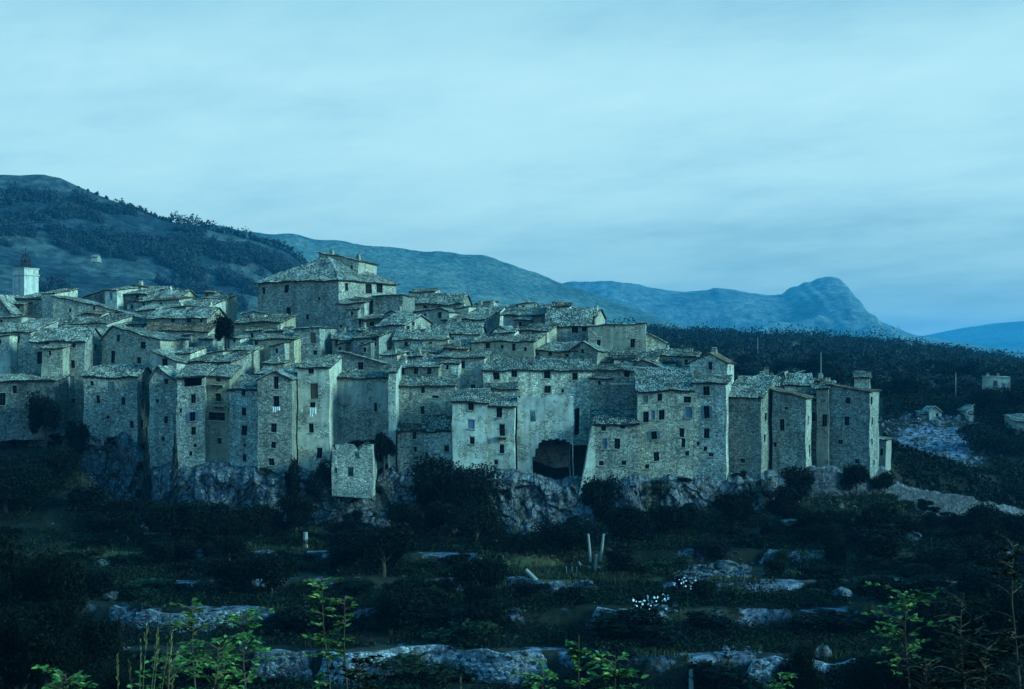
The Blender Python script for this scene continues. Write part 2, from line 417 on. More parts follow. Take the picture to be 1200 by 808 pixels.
# far hills and mountains, each a heightfield with its own ridge line
def mountain(name, prof, Rd, mat, front, back, amp, gul, step, sd, rough=6.0, pow_=1.25, zfoot=-25):
    px0, px1 = prof[0][0], prof[-1][0]
    X = np.arange((px0-CX)/F*Rd, (px1-CX)/F*Rd+step, step)
    nf = int(front/step*1.0); nb = max(8, int(back/step/3))
    Yl = np.concatenate([np.linspace(Rd-front, Rd, nf), np.linspace(Rd, Rd+back, nb)[1:]])
    XX, YY = np.meshgrid(X, Yl)
    px = CX+F*XX/Rd
    zr = -(lerp(prof, px)-HY)/F*Rd
    zr = zr + rough*(fbm(XX/(step*5), XX*0, sd, 4)-.5)
    wob = (fbm(XX/gul, YY/gul, sd+3, 4)-.5)*gul*.5
    t = np.where(YY <= Rd, (YY-(Rd-front))/front, 1-(YY-Rd)/back)
    t = np.clip(t+wob/front*np.clip(4*(1-t), 0, 1)*np.clip(4*t, 0, 1), 0, 1)
    prof_t = np.where(YY <= Rd, t**pow_, sst(t))
    Zm = zfoot+(zr-zfoot)*prof_t
    Zm = Zm + amp*(fbm(XX/gul, YY/gul, sd+9, 5)-.86)*np.clip((1-t)*5, 0, 1)*np.clip(t*4, 0, 1)
    V = np.stack([XX.ravel(), YY.ravel(), Zm.ravel()], 1)
    n1, n2 = len(X), len(Yl); ii = np.arange(n1*n2).reshape(n2, n1)
    Fm = np.stack([ii[:-1, :-1].ravel(), ii[:-1, 1:].ravel(), ii[1:, 1:].ravel(), ii[1:, :-1].ravel()], 1)
    prop(link(name, npmesh(name, V, Fm, mat, smooth=True)), kind='structure')
    def height(x, y):
        fx = (x-X[0])/(X[1]-X[0]); j = int(np.clip(fx, 0, n1-2)); i2 = int(np.clip(np.searchsorted(Yl, y)-1, 0, n2-2))
        a = fx-j; b = (y-Yl[i2])/(Yl[i2+1]-Yl[i2])
        return (Zm[i2, j]*(1-a)+Zm[i2, j+1]*a)*(1-b)+(Zm[i2+1, j]*(1-a)+Zm[i2+1, j+1]*a)*b
    return height
PA = [(-900, 300), (-500, 225), (-200, 190), (-60, 203), (0, 207), (20, 208), (50, 206), (70, 209), (92, 218), (130, 234), (165, 246), (200, 260), (235, 267), (275, 274), (310, 284),
      (340, 296), (355, 308), (380, 326), (420, 350), (480, 372), (600, 400), (760, 425)]
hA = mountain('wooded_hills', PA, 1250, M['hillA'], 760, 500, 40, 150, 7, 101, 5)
PB = [(-900, 300), (-300, 285), (100, 262), (250, 264), (290, 271), (335, 275), (400, 283), (480, 292), (540, 297), (570, 301), (600, 310), (650, 329), (700, 345),
      (745, 362), (800, 383), (880, 398), (1000, 412), (1200, 430)]
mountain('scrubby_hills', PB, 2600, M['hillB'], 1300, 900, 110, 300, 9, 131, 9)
PC = [(100, 372), (400, 360), (600, 338), (670, 331), (715, 329), (745, 333), (780, 341), (805, 343), (835, 338), (862, 340), (890, 346), (918, 345),
      (920, 343), (927, 337), (936, 335), (942, 331), (950, 330), (956, 327), (968, 325), (980, 325), (986, 328), (989, 336), (993, 346), (1000, 353), (1016, 366), (1028, 376), (1050, 385), (1075, 393), (1110, 399),
      (1160, 406), (1230, 418), (1400, 428)]
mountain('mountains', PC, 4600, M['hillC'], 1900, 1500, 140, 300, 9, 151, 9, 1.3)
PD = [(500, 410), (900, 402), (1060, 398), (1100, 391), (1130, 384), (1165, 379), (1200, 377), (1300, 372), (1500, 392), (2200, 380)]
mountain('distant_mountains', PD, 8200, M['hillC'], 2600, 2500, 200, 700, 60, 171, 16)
# ------------------------------------------------------------------ houses
HG = 'stone houses crowding the hill village'

def warp_for(org, rz, amp=.055):
    c, s = cos(rz), sin(rz)
    ph = org[0]*.37+org[1]*.11
    def w(V):
        X = org[0]+V[:, 0]*c-V[:, 1]*s; Yw = org[1]+V[:, 0]*s+V[:, 1]*c; Z = org[2]+V[:, 2]
        dx = amp*(np.sin(.83*Z+1.9*np.sin(.31*X))+.6*np.sin(1.9*Z+.9*Yw))
        dy = amp*(np.sin(.71*X+1.1*Z)+.6*np.sin(1.7*Z-.8*X))
        dz = amp*.75*(np.sin(.9*X+.5*Yw)+.7*np.sin(2.3*X+1.1*Yw))
        dz = dz+.13*np.sin(.45*V[:, 0]+ph)*np.sin(.5*V[:, 1]+ph*2)+.06*np.sin(1.3*V[:, 0]+ph)
        return V+np.stack([dx, dy, dz], 1)
    return w

def grid_wall(mb, o, d, n, L, z0, top, wins=(), brk=(), m=0, step=1.3, recess=.24):
    S = {0.0, L}; Zs = {z0}
    for b in brk: S.add(b)
    for (a, b, c, e) in wins: S.update((a, b)); Zs.update((c, e))
    k = max(1, int(L/step))
    S.update(L*i/k for i in range(1, k))
    S = sorted(S); S = [s for i, s in enumerate(S) if i == 0 or s-S[i-1] > .02 or any(abs(s-x) < 1e-6 for w in wins for x in w[:2])]
    zmax = max(top(s) for s in S)
    zz = z0
    while zz < zmax: Zs.add(zz); zz += 1.5
    Zs.add(zmax); Zs = sorted(Zs)
    P = lambda s, z: (o[0]+d[0]*s, o[1]+d[1]*s, z)
    for i in range(len(S)-1):
        a, b = S[i], S[i+1]
        if b-a < 1e-5: continue
        ta, tb = top(a+1e-4), top(b-1e-4)
        for j in range(len(Zs)-1):
            c, e = Zs[j], Zs[j+1]
            if e-c < 1e-5 or (c >= ta and c >= tb): continue
            if any(a >= w[0]-1e-4 and b <= w[1]+1e-4 and c >= w[2]-1e-4 and e <= w[3]+1e-4 for w in wins): continue
            pts = [P(a, min(c, ta)), P(b, min(c, tb)), P(b, min(e, tb)), P(a, min(e, ta))]
            if c >= ta: pts = pts[1:]
            elif c >= tb: pts = [pts[0], pts[2], pts[3]]
            mb.poly(pts, .5, m)
    for w_ in wins:
        a, b, c, e = w_
        q = [(a, c), (b, c), (b, e), (a, e)]
        for i in range(4):
            p0, p1 = q[i], q[(i+1) % 4]
            if i in (1, 3) and any(x is not w_ and x[0] < (b+.03 if i == 1 else a-.03) < x[1] for x in wins): continue
            A = P(*p0); B = P(*p1)
            mb.poly([B, A, (A[0]+n[0]*recess, A[1]+n[1]*recess, A[2]), (B[0]+n[0]*recess, B[1]+n[1]*recess, B[2])], .5, m)

def obox(mb, o, d, n, s0, s1, t0, t1, z0, z1, m=0):
    """box on a wall frame: s along the wall, t along the inward normal"""
    P = lambda s, t, z: (o[0]+d[0]*s+n[0]*t, o[1]+d[1]*s+n[1]*t, z)
    c = [P(s0,t0,z0),P(s1,t0,z0),P(s1,t1,z0),P(s0,t1,z0),P(s0,t0,z1),P(s1,t0,z1),P(s1,t1,z1),P(s0,t1,z1)]
    for q in ((0,3,2,1),(4,5,6,7),(0,1,5,4),(1,2,6,5),(2,3,7,6),(3,0,4,7)): mb.poly([c[i] for i in q], .5, m)

def tiles_on(plane, seed, density=1.0, miss=.015):
    p0, eu, up, L, S, h, hr = plane
    g = np.random.default_rng(seed)
    eu = np.array(eu, float); up = np.array(up, float); nn = np.cross(eu, up); nn /= np.linalg.norm(nn)
    tw, tl = .25, .40
    nr = max(1, int(S/tl)); nc = max(1, int(L/tw))
    r, c = np.meshgrid(np.arange(nr), np.arange(nc), indexing='ij'); r = r.ravel(); c = c.ravel()
    s = (c+.5)*L/nc; t = r*S/nr
    ok = (s > t/S*h+.05) & (s < L-t/S*hr-.05) & (g.random(len(s)) > miss)
    s = s[ok]; t = t[ok]; r = r[ok]; c = c[ok]; n = len(s)
    if n == 0: return np.zeros((0, 3)), np.zeros((0, 4), int), np.zeros(0)
    s = s+g.normal(0, .022, n); t0 = t-.04+g.normal(0, .035, n); t1 = t0+.52+g.normal(0, .03, n)
    sk = g.normal(0, .03, n); lift = .045+np.abs(g.normal(0, .02, n)); w = .115+g.normal(0, .01, n)
    prof = [(-1, 0.0), (-.55, .07), (.55, .07), (1, 0.0)]
    V = np.zeros((n, 8, 3)); p0 = np.array(p0, float)
    for k, (a, hh) in enumerate(prof):
        V[:, k] = p0+np.outer(s+a*w*1.08, eu)+np.outer(t0, up)+np.outer(lift+hh*1.1, nn)
        V[:, 4+k] = p0+np.outer(s+a*w*.9+sk, eu)+np.outer(t1, up)+np.outer(lift*0+.02+hh*.9, nn)
    b = (np.arange(n)*8)[:, None]
    Fa = np.concatenate([b+np.array([[k, k+1, 5+k, 4+k]]) for k in range(3)]+[b+np.array([[0, 1, 2, 3]])])
    patch = nz(s*.9+seed, t*.9, 5)
    a = np.clip(.5*g.random(n)+.5*g.random(n)+.35*(patch-.5), 0, 1)
    Fa = Fa.reshape(4, n, 4).transpose(1, 0, 2).reshape(-1, 4)
    A = np.repeat(a, 4); A[3::4] = 0.0  # open tile ends closed by darkest faces, painting in their shade
    return V.reshape(-1, 3), Fa, A

def roof_planes(kind, W, D, z, o, par):
    """each plane: eave corner, along the eave, up the slope, eave length, slope length, clip at the two ends"""
    P = []
    def pl(p0, eu, upd, rise, run, L, h=0, hr=None):
        S = sqrt(rise*rise+run*run); up = (upd[0]*run/S, upd[1]*run/S, rise/S)
        P.append(((p0[0], p0[1], p0[2]), eu, up, L, S, h, h if hr is None else hr))
    zr = par['zr']
    if kind == 'shed':
        k = (zr-z)/D; pl((-o, -o, z-k*o), (1, 0, 0), (0, 1), k*(D+2*o), D+2*o, W+2*o)
    elif kind == 'gx':
        f = par.get('f', .5); k = (zr-z)/(D*f); k2 = (zr-z)/(D*(1-f))
        pl((-o, -o, z-k*o), (1, 0, 0), (0, 1), k*(D*f+o), D*f+o, W+2*o)
        pl((W+o, D+o, z-k2*o), (-1, 0, 0), (0, -1), k2*(D*(1-f)+o), D*(1-f)+o, W+2*o)
    elif kind == 'gf':
        f = par.get('f', .5); k = (zr-z)/(W*f); k2 = (zr-z)/(W*(1-f))
        pl((-o, D+o, z-k*o), (0, -1, 0), (1, 0), k*(W*f+o), W*f+o, D+2*o)
        pl((W+o, -o, z-k2*o), (0, 1, 0), (-1, 0), k2*(W*(1-f)+o), W*(1-f)+o, D+2*o)
    elif kind == 'sr':   # z at the left, zr at the right
        k = (zr-z)/W
        if k < 0: pl((W+o, -o, zr+k*o), (0, 1, 0), (-1, 0), -k*(W+2*o), W+2*o, D+2*o)
        else: pl((-o, D+o, z-k*o), (0, -1, 0), (1, 0), k*(W+2*o), W+2*o, D+2*o)
    elif kind == 'hip':
        m = min(W, D)/2; k = (zr-z)/m; h = m+o; H = k*h
        pl((-o, -o, z-k*o), (1, 0, 0), (0, 1), H, h, W+2*o, h)
        pl((W+o, D+o, z-k*o), (-1, 0, 0), (0, -1), H, h, W+2*o, h)
        pl((-o, D+o, z-k*o), (0, -1, 0), (1, 0), H, h, D+2*o, h)
        pl((W+o, -o, z-k*o), (0, 1, 0), (-1, 0), H, h, D+2*o, h)
    return P

def zfun(kind, W, D, z, zr, par):
    f = par.get('f', .5)
    if kind == 'shed': return lambda u, v: z+(zr-z)*v/D
    if kind == 'gx': return lambda u, v: z+(zr-z)*(v/(D*f) if v < D*f else (D-v)/(D*(1-f)))
    if kind == 'gf': return lambda u, v: z+(zr-z)*(u/(W*f) if u < W*f else (W-u)/(W*(1-f)))
    if kind == 'sr': return lambda u, v: z+(zr-z)*u/W
    if kind == 'ruin': return lambda u, v: z+.9*(float(fbm(u*1.3+W*7, v*1.3, 3, 3))-.5)*2*(.6 if par.get('soft') else 1)
    return lambda u, v: z

def make_roof(kind, W, D, z, zr, par, tm, root, wf, seed, o=.35):
    if kind in ('ruin', 'flat'):
        if kind == 'flat':
            mb = MB()
            n = max(1, int(W/1.2))
            for i in range(n): mb.box((W*i/n-(.12 if i == 0 else 0), -.12, z-.02), (W*(i+1)/n+(.12 if i == n-1 else 0), D+.12, z+.16+.05*rng.random()))
            return mb.build('roof', M['sill'], root, wf)
        return None
    planes = roof_planes(kind, W, D, z, o, dict(par, zr=zr))
    Vs, Fs, As, Ms = [], [], [], []; nb = 0
    mb = MB()
    for pi_, pl in enumerate(planes):
        p0, eu, up, L, S, h, hr = pl; nn = np.cross(eu, up)
        p0 = np.array(p0); eu = np.array(eu); up = np.array(up)
        ns, nt_ = max(1, int(L/1.4)), max(1, int(S/1.4))
        def pt(i, j, k):
            t = S*j/nt_; lo = t/S*h; hi = L-t/S*hr
            return tuple(p0+eu*(lo+(hi-lo)*i/ns)+up*t+nn*k)
        th = -.13
        for i in range(ns):
            for j in range(nt_):
                mb.poly([pt(i, j, 0), pt(i+1, j, 0), pt(i+1, j+1, 0), pt(i, j+1, 0)])
                mb.poly([pt(i, j, th), pt(i, j+1, th), pt(i+1, j+1, th), pt(i+1, j, th)])
            mb.poly([pt(i, 0, th), pt(i+1, 0, th), pt(i+1, 0, 0), pt(i, 0, 0)])
            mb.poly([pt(i, nt_, 0), pt(i+1, nt_, 0), pt(i+1, nt_, th), pt(i, nt_, th)])
        for j in range(nt_):
            mb.poly([pt(0, j, 0), pt(0, j+1, 0), pt(0, j+1, th), pt(0, j, th)])
            mb.poly([pt(ns, j, th), pt(ns, j+1, th), pt(ns, j+1, 0), pt(ns, j, 0)])
        tv, tf, ta = tiles_on(pl, seed*7+pi_)
        Vs.append(tv); Fs.append(tf+nb); As.append(ta); Ms.append(np.zeros(len(ta), int)); nb += len(tv)
        # a few stones laid on the tiles against the wind
        g = np.random.default_rng(seed*3+pi_); k = int(L*S*.05)
        for _ in range(k):
            t = g.uniform(.1, .95)*S; lo = t/S*h; s = g.uniform(lo+.2, L-t/S*hr-.2) if L-t/S*(h+hr) > .5 else lo
            c = p0+eu*s+up*t+nn*.17; r = g.uniform(.06, .13)
            q = np.array([(-r, -r, -r*.6), (r, -r, -r*.6), (r, r, -r*.6), (-r, r, -r*.6), (-r*.7, -r*.7, r*.7), (r*.7, -r*.6, r*.6), (r*.6, r*.7, r*.7), (-r*.7, r*.6, r*.5)])+c
            Vs.append(q); Fs.append(np.array([(0,3,2,1),(4,5,6,7),(0,1,5,4),(1,2,6,5),(2,3,7,6),(3,0,4,7)])+nb); As.append(np.full(6, .97)); Ms.append(np.zeros(6, int)); nb += 8
    Vb = np.array(mb.v); nb2 = nb
    Vs.append(Vb); Fs.append(np.array(mb.f)+nb2); As.append(np.full(len(mb.f), .2)); Ms.append(np.ones(len(mb.f), int))
    V = wf(np.vstack(Vs))
    return link('roof', npmesh('roof', V, np.vstack(Fs), [M[tm], M['roofbase']], np.concatenate(As), np.concatenate(Ms)), root)

SHUT = {}
def add_window(root, wf, o, d, n, w, kind):
    a, b, c, e = w; W = b-a; H = e-c
    if kind == 'o': return
    fm = MB(); t = .05
    for (p, q, r_, s_) in ((a, a+t, c, e), (b-t, b, c, e), (a+t, b-t, c, c+t), (a+t, b-t, e-t, e)):
        obox(fm, o, d, n, p, q, .13, .20, r_, s_)
    if W > .45 and kind != 's':
        obox(fm, o, d, n, (a+b)/2-.03, (a+b)/2+.03, .14, .19, c+t, e-t)
        obox(fm, o, d, n, a+t, b-t, .145, .185, c+H*.55-.02, c+H*.55+.02)
    fr = fm.build('window', M['frame'] if kind != 's' else M['wood'], root, wf)
    pm = MB()
    if kind == 's':
        mid = (a+b)/2
        obox(pm, o, d, n, a+.04, mid-.012, .09, .14, c+.03, e-.03); obox(pm, o, d, n, mid+.012, b-.04, .09, .14, c+.03, e-.03)
        pm.build('shutter', M[rng.choice(['blue', 'grey_shut', 'grey_shut', 'wood'])], fr, wf)
    else:
        P = lambda s, z: (o[0]+d[0]*s+n[0]*.19, o[1]+d[1]*s+n[1]*.19, z)
        pm.poly([P(a, c), P(b, c), P(b, e), P(a, e)]); pm.build('pane', M['glass'], fr, wf)
    if kind in ('h', 'hb'):
        for s0, s1 in ((a-W*.52, a-.02), (b+.02, b+W*.52)):
            hm = MB(); obox(hm, o, d, n, s0, s1, -.09, -.045, c, e); obox(hm, o, d, n, s0+.03, s1-.03, -.105, -.09, c+H*.25, c+H*.25+.08); obox(hm, o, d, n, s0+.03, s1-.03, -.105, -.09, c+H*.7, c+H*.7+.08)
            hm.build('shutter', M['blue' if kind == 'hb' else 'grey_shut'], fr, wf)
    sm = MB(); obox(sm, o, d, n, a-.1, b+.1, -.13, .12, c-.12, c-.004); lm = MB(); obox(lm, o, d, n, a-.12, b+.12, -.03, .06, e+.004, e+.17); lm.build('lintel', M['sill'], fr, wf)
    if kind == 'p':   # a smooth pale surround
        for s0, s1 in ((a-.18, a-.004), (b+.004, b+.18)):
            jm = MB(); obox(jm, o, d, n, s0, s1, -.035, .05, c-.0, e+.0); jm.build('jamb', M['sill'], fr, wf)
    sm.build('sill', M['sill'], fr, wf)

_seed = [100]
HOUSES = {}
ANNEX = []
def H(label, x0, x1, ye, yr, yb, Y, D=7, kind='shed', yaw=0, mat='st', wins=(), side=(), f=.5, tm='tile', chim=(), balc=(), root=None, name='stone_house',
      cat='house', group=HG, over=.28, butt=None, lside=(), arch=(), extra=None, key=None, soft=False, shade_lid=False):
    if Y > 203 and yaw == 0 and group == HG: yaw = random.Random(x0*3+ye).choice([5, 9, 12, 15, 18])
    _seed[0] += 1; seed = _seed[0]
    th = R(yaw); c, s = cos(th), sin(th)
    ax = (x0-CX)/F*Y; t1 = (x1-CX)/F
    W = (t1*Y-ax)/(c+t1*s); zb = -(yb-HY)/F*Y-1.2
    ze = -(ye-HY)/F*Y-zb
    if kind in ('shed',): zr = -(yr-HY)/F*(Y+D*c)-zb
    elif kind == 'gx': zr = -(yr-HY)/F*(Y+D*f*c)-zb
    elif kind == 'hip': zr = -(yr-HY)/F*(Y+min(W, D)/2*c)-zb
    elif kind in ('gf',): zr = -(yr-HY)/F*(Y-W*f*s)-zb
    elif kind == 'sr': zr = -(yr-HY)/F*(Y-W*s)-zb
    else: zr = ze
    if kind in ('shed', 'gx', 'hip'):
        run = {'shed': D, 'gx': D*f, 'hip': min(W, D)/2}[kind]
        zr = ze+min(max(zr-ze, run*tan(R(9))), run*tan(R(31)))
    own = root is None
    if mat in ('st', 'wm'): mat = mat+random.Random(x0*7+yb).choice(['', '1', '2'])
    if own and Y > 203 and group == HG and kind in ('shed', 'gx') and x1-x0 > 20: ANNEX.append((x0, x1, ye, yr, yb, Y, D, mat, tm, seed, yaw))
    if own:
        root = empty(name, (ax, Y, zb), -th); prop(root, label, cat, group)
        org, M0 = (ax, Y, zb), None
        off = (0.0, 0.0, 0.0)
    org = (ax, Y, zb)
    wf0 = warp_for(org, -th)
    if own: wf = wf0
    else:
        r0 = Vector(root.location); rz = root.rotation_euler.z
        def wf(V, r0=r0, rz=rz):
            V = wf0(V); X = org[0]+V[:, 0]*c+V[:, 1]*s-r0.x; Yw = org[1]-V[:, 0]*s+V[:, 1]*c-r0.y
            cc, ss = cos(-rz), sin(-rz)
            return np.stack([X*cc-Yw*ss, X*ss+Yw*cc, V[:, 2]+org[2]-r0.z], 1)
    e = (c, -s); g = (s, c)
    zf = zfun(kind, W, D, ze, zr, dict(f=f, soft=soft))
    if kind == 'hip': zf = lambda u, v: ze
    def hit(px, py, o, d):   # pixel -> wall coordinates (s, z)
        k = (px-CX)/F
        ow = (ax+e[0]*o[0]+g[0]*o[1], Y+e[1]*o[0]+g[1]*o[1]); dw = (e[0]*d[0]+g[0]*d[1], e[1]*d[0]+g[1]*d[1])
        q = (k*ow[1]-ow[0])/(dw[0]-k*dw[1]); yy = ow[1]+q*dw[1]
        return q, -(py-HY)/F*yy-zb, F/yy
    def conv(lst, o, d, L, top):
        out = []
        for w in lst:
            px, py, pw, ph = w[:4]; kd = w[4] if len(w) > 4 else 'd'
            q, z, sc = hit(px, py, o, d); hw = pw/sc/2; hh = ph/sc/2
            if abs(d[1]) > .5: hw = hw/sin(th) if yaw >= 28 else max(.35, min(.6, hw*2))
            hw *= 1.08; hh *= 1.05
            a, b = q-hw, q+hw; lo, hi = z-hh, z+hh
            hi = min(hi, top(max(0, a))-.12, top(min(L, b))-.12)
            if a < .12 or b > L-.12 or hi-lo < .2: continue
            if kd != 'o' and any(not (b < x[0]+.0-.05 or a > x[1]+.05 or hi < x[2]-.05 or lo > x[3]+.05) for x, _ in out): continue
            out.append(((a, b, lo, hi), kd))
        return out
    if isinstance(wins, int):
        rg = random.Random(seed); n = wins; wl = []
        for i in range(n):
            fx = (i+.5+rg.uniform(-.25, .25))/n
            wl.append((x0+(x1-x0)*fx, ye+rg.uniform(6, 11), rg.choice([4, 4, 5]), rg.choice([6, 7, 9]), rg.choice('dddds')))
        wins = wl
    frames = {'front': ((0, 0), (1, 0), (0, 1), W), 'right': ((W, 0), (0, 1), (-1, 0), D), 'back': ((W, D), (-1, 0), (0, -1), W), 'left': ((0, D), (0, -1), (1, 0), D)}
    mb = MB()
    for nm, (o, d, n, L) in frames.items():
        top = (lambda q, o=o, d=d: zf(min(max(o[0]+d[0]*q, 0), W), min(max(o[1]+d[1]*q, 0), D))-(.04 if kind != 'ruin' else 0))
        wl = {'front': wins, 'right': side, 'left': lside}.get(nm, ())
        cw = conv(wl, o, d, L, top)
        brk = []
        if kind == 'gf' and nm == 'front': brk = [W*f]
        if kind == 'gf' and nm == 'back': brk = [W*(1-f)]
        if kind == 'gx' and nm == 'right': brk = [D*f]
        if kind == 'gx' and nm == 'left': brk = [D*(1-f)]
        st = .55 if kind == 'ruin' else 1.3
        grid_wall(mb, o, d, n, L, 0, top, [x for x, _ in cw], brk, step=st)
        if kind == 'ruin':   # inner skin and wall head: a real thickness
            o2 = (o[0]+n[0]*.45, o[1]+n[1]*.45)
            grid_wall(mb, o2, d, n, L, 0, top, [x for x, _ in cw], brk, step=st, recess=-.22)
            for i in range(int(L/st)+1):
                a, b = min(L, i*st), min(L, (i+1)*st)
                if b-a < .01: continue
                q = lambda q_, t_, z_: (o[0]+d[0]*q_+n[0]*t_, o[1]+d[1]*q_+n[1]*t_, z_)
                mb.poly([q(a, 0, top(a)), q(b, 0, top(b)), q(b, .45, top(b)), q(a, .45, top(a))])
        if shade_lid and nm == 'front':  # inner lid added to keep light out of the hollow
            for i in range(4): mb.poly([(W*i/4, .3, ze-5.4), (W*(i+1)/4, .3, ze-5.4), (W*(i+1)/4, D-.2, ze-5.4), (W*i/4, D-.2, ze-5.4)])
        for x, kd in cw: add_window(root, wf, o, d, n, x, kd)
        for (px0, px1, py) in (balc if nm == 'front' else ()):
            q0, z, sc = hit(px0, py, o, d); q1 = hit(px1, py, o, d)[0]
            bm = MB(); obox(bm, o, d, n, q0, q1, -.95, .02, z-.14, z)
            for kx in range(3): obox(bm, o, d, n, q0+.1+(q1-q0-.3)*kx/2, q0+.22+(q1-q0-.3)*kx/2, -.7, 0, z-.4, z-.14)
            bo = bm.build('balcony', M['sill'], root, wf)
            rm = MB(); obox(rm, o, d, n, q0, q1, -.94, -.9, z+.9, z+.95)
            k = max(2, int((q1-q0)/.14))
            for i in range(k+1): obox(rm, o, d, n, q0+(q1-q0-.03)*i/k, q0+(q1-q0-.03)*i/k+.025, -.935, -.91, z, z+.9)
            rm.build('railing', M['iron'], bo, wf)
    if butt:   # battered buttress against the left or right end: (width in px at the base, at the top)
        sd, wb_, wt_, ytop = butt; sc = F/Y
        wb_, wt_ = wb_/sc, wt_/sc; zt = -(ytop-HY)/F*Y-zb; bm = MB(); n_ = 7
        x_ = 0.0 if sd == 'l' else W; sg = -1 if sd == 'l' else 1
        for i in range(n_):
            za, zb2 = zt*i/n_, zt*(i+1)/n_; wa = wb_+(wt_-wb_)*i/n_; wb3 = wb_+(wt_-wb_)*(i+1)/n_
            pa = [(x_, -.1, za), (x_+sg*wa, -.1-.3*(1-i/n_), za), (x_+sg*wa, 3, za), (x_, 3, za)]; pb = [(x_, -.1, zb2), (x_+sg*wb3, -.1-.3*(1-(i+1)/n_), zb2), (x_+sg*wb3, 3, zb2), (x_, 3, zb2)]
            for k in range(4): bm.poly([pa[k], pa[(k+1) % 4], pb[(k+1) % 4], pb[k]])
        bm.poly(pb); bm.build('buttress', M['pl'], root, wf)
    wo = mb.build('wall', M[mat], root, wf)
    ro = make_roof(kind, W, D, ze, zr, dict(f=f), tm, root, wf, seed, over)
    for (fu, fv, hh) in chim:
        u, v = fu*W, fv*D; z = zf(u, v)
        if kind == 'hip': z = ze+(zr-ze)*min(1, min(u, W-u, v, D-v)/(min(W, D)/2))
        cm = MB(); cm.box((u-.32, v-.28, z-.5), (u+.32, v+.28, z+hh)); cm.box((u-.4, v-.36, z+hh+.003), (u+.4, v+.36, z+hh+.1))
        cm.box((u-.25, v-.2, z+hh+.1), (u-.12, v+.2, z+hh+.35)); cm.box((u+.12, v-.2, z+hh+.1), (u+.25, v+.2, z+hh+.35)); cm.box((u-.36, v-.3, z+hh+.351), (u+.36, v+.3, z+hh+.42))
        ch = cm.build('chimney', M['wm'], ro or wo, wf)
    if own and ANNEX and ANNEX[-1][9] == seed: ANNEX[-1] = ANNEX[-1]+(root,)
    if key: HOUSES[key] = dict(org=org, e=e, g=g, W=W, D=D, ze=ze, root=root, wf=wf)
    return root

# ---- front row, left to right
H('long dark low house wall at the left edge below a straight pale cornice', -30, 64, 446, 441, 506, 206, 5, mat='dk', wins=[(17,457,5,9),(3,467,7,14),(35,470,4,6)])
H('tall grey house with broad pale tiled roof, behind the long low wall at far left', 36, 99, 400, 385, 512, 212, 9, 'gx', yaw=2, wins=[(55,405,4,7),(46,419,5,14),(40,438,7,10),(86,405,4,5),(86,427,4,9),(84,448,5,13,'s'),(86,470,4,5),(70,430,4,6)], side=[(112,408,4,8)])
H('pale house with lopsided gable and a drainpipe, right of the broad tiled roof', 119, 188, 398, 383, 470, 215, 8, 'gf', f=.2, mat='wm', wins=[(139,397,4,8),(168,404,6,8),(132,420,5,14),(163,422,5,7)])
H('broad grey house with bright eave line, left of the round bastion', 98, 161, 441, 429, 512, 203, 9, 'gx', wins=[(108,450,4,5),(130,452,6,11,'s'),(145,470,4,9),(115,468,4,9),(154,498,4,8),(126,488,3,4)], side=[(168,452,4,9),(168,474,6,12),(166,497,6,10)])
H('dark rounded bastion house with peaked top standing on flared masonry', 175, 207, 447, 429, 556, 196, 8, 'gf', f=.3, wins=[(195,447,4,6),(195,492,4,8),(191,514,3,5),(184,470,3,4)], butt=('l', 6, 1, 500))
H('small pale gable house with one window just above the rounded bastion', 178, 207, 411, 424, 448, 205, 6, 'sr', mat='pl', wins=[(193,425,7,9)])
H('tall house with wide loggia under its eave and a blue-shuttered window', 207, 240, 441, 429, 556, 193, 7.5, mat='st', wins=[(226,447,20,10,'o'),(226,467,5,10),(226,488,6,10,'hb'),(227,505,5,9),(228,522,3,4),(223,531,3,5),(212,480,3,5)])
H('tall ochre house with two small balconies, directly right of the loggia house', 240, 269, 441, 429, 550, 194, 7.5, mat='ye', wins=[(256,444,5,7),(256,466,6,9),(254,488,17,9),(258,517,4,7)], balc=[(248,264,450),(250,264,475)])
H('narrow grey house with four small windows in a column and mottled roof', 269, 302, 457, 440, 556, 194, 8, mat='st', wins=[(286,462,4,6),(286,484,5,9),(286,506,6,11),(287,523,3,3),(287,538,4,8)])
H('slender gable tower house with laundry at an upper window', 302, 342, 445, 434, 558, 190, 9, 'gf', wins=[(324,448,5,14),(324,471,6,14),(321,501,6,10),(321,521,5,7),(318,541,6,8)], over=.25)
H('tall house with one closed blue shutter, pale wedge wall on its right', 349, 386, 430, 417, 556, 194, 9, mat='wm', yaw=4, wins=[(365,434,6,6),(368,458,8,17,'s'),(366,476,6,10),(365,501,5,10),(374,531,6,12)])
H('broad house wall with large pale plaster patches above the low ruin', 391, 456, 443, 434, 560, 199, 6, mat='pq', wins=[(392,508,4,10,'o'),(440,478,3,10)], over=.3)
H('thin pale plaster wing wall right of the patched plaster house', 455, 464, 436, 434, 570, 193, 9, 'shed', mat='pl', wins=[], over=.12)
H('roofless ruined stone house with three openings below the patched wall', 389, 437, 524, 524, 572, 188, 5, 'ruin', wins=[(418,533,5,7,'o'),(411,553,6,11,'o'),(394,552,3,6,'o')])
H('wide house with mottled roof and two small windows, right of the wing wall', 467, 533, 452, 439, 548, 198, 6, mat='st', wins=[(496,457,4,8),(495,481,4,9),(510,465,7,3)])
H('row of three small windows between two mottled roofs, upper storey house', 463, 514, 430, 418, 455, 204, 7, mat='wm', wins=[(471,436,5,8),(487,435,5,7),(503,435,5,7)], chim=[(.1, .3, .5)])
H('low annex with two windows at the left under the wide house', 466, 496, 505, 496, 552, 192.5, 5, mat='st', wins=[(486,511,4,8),(487,527,3,6)], tm='tiled')
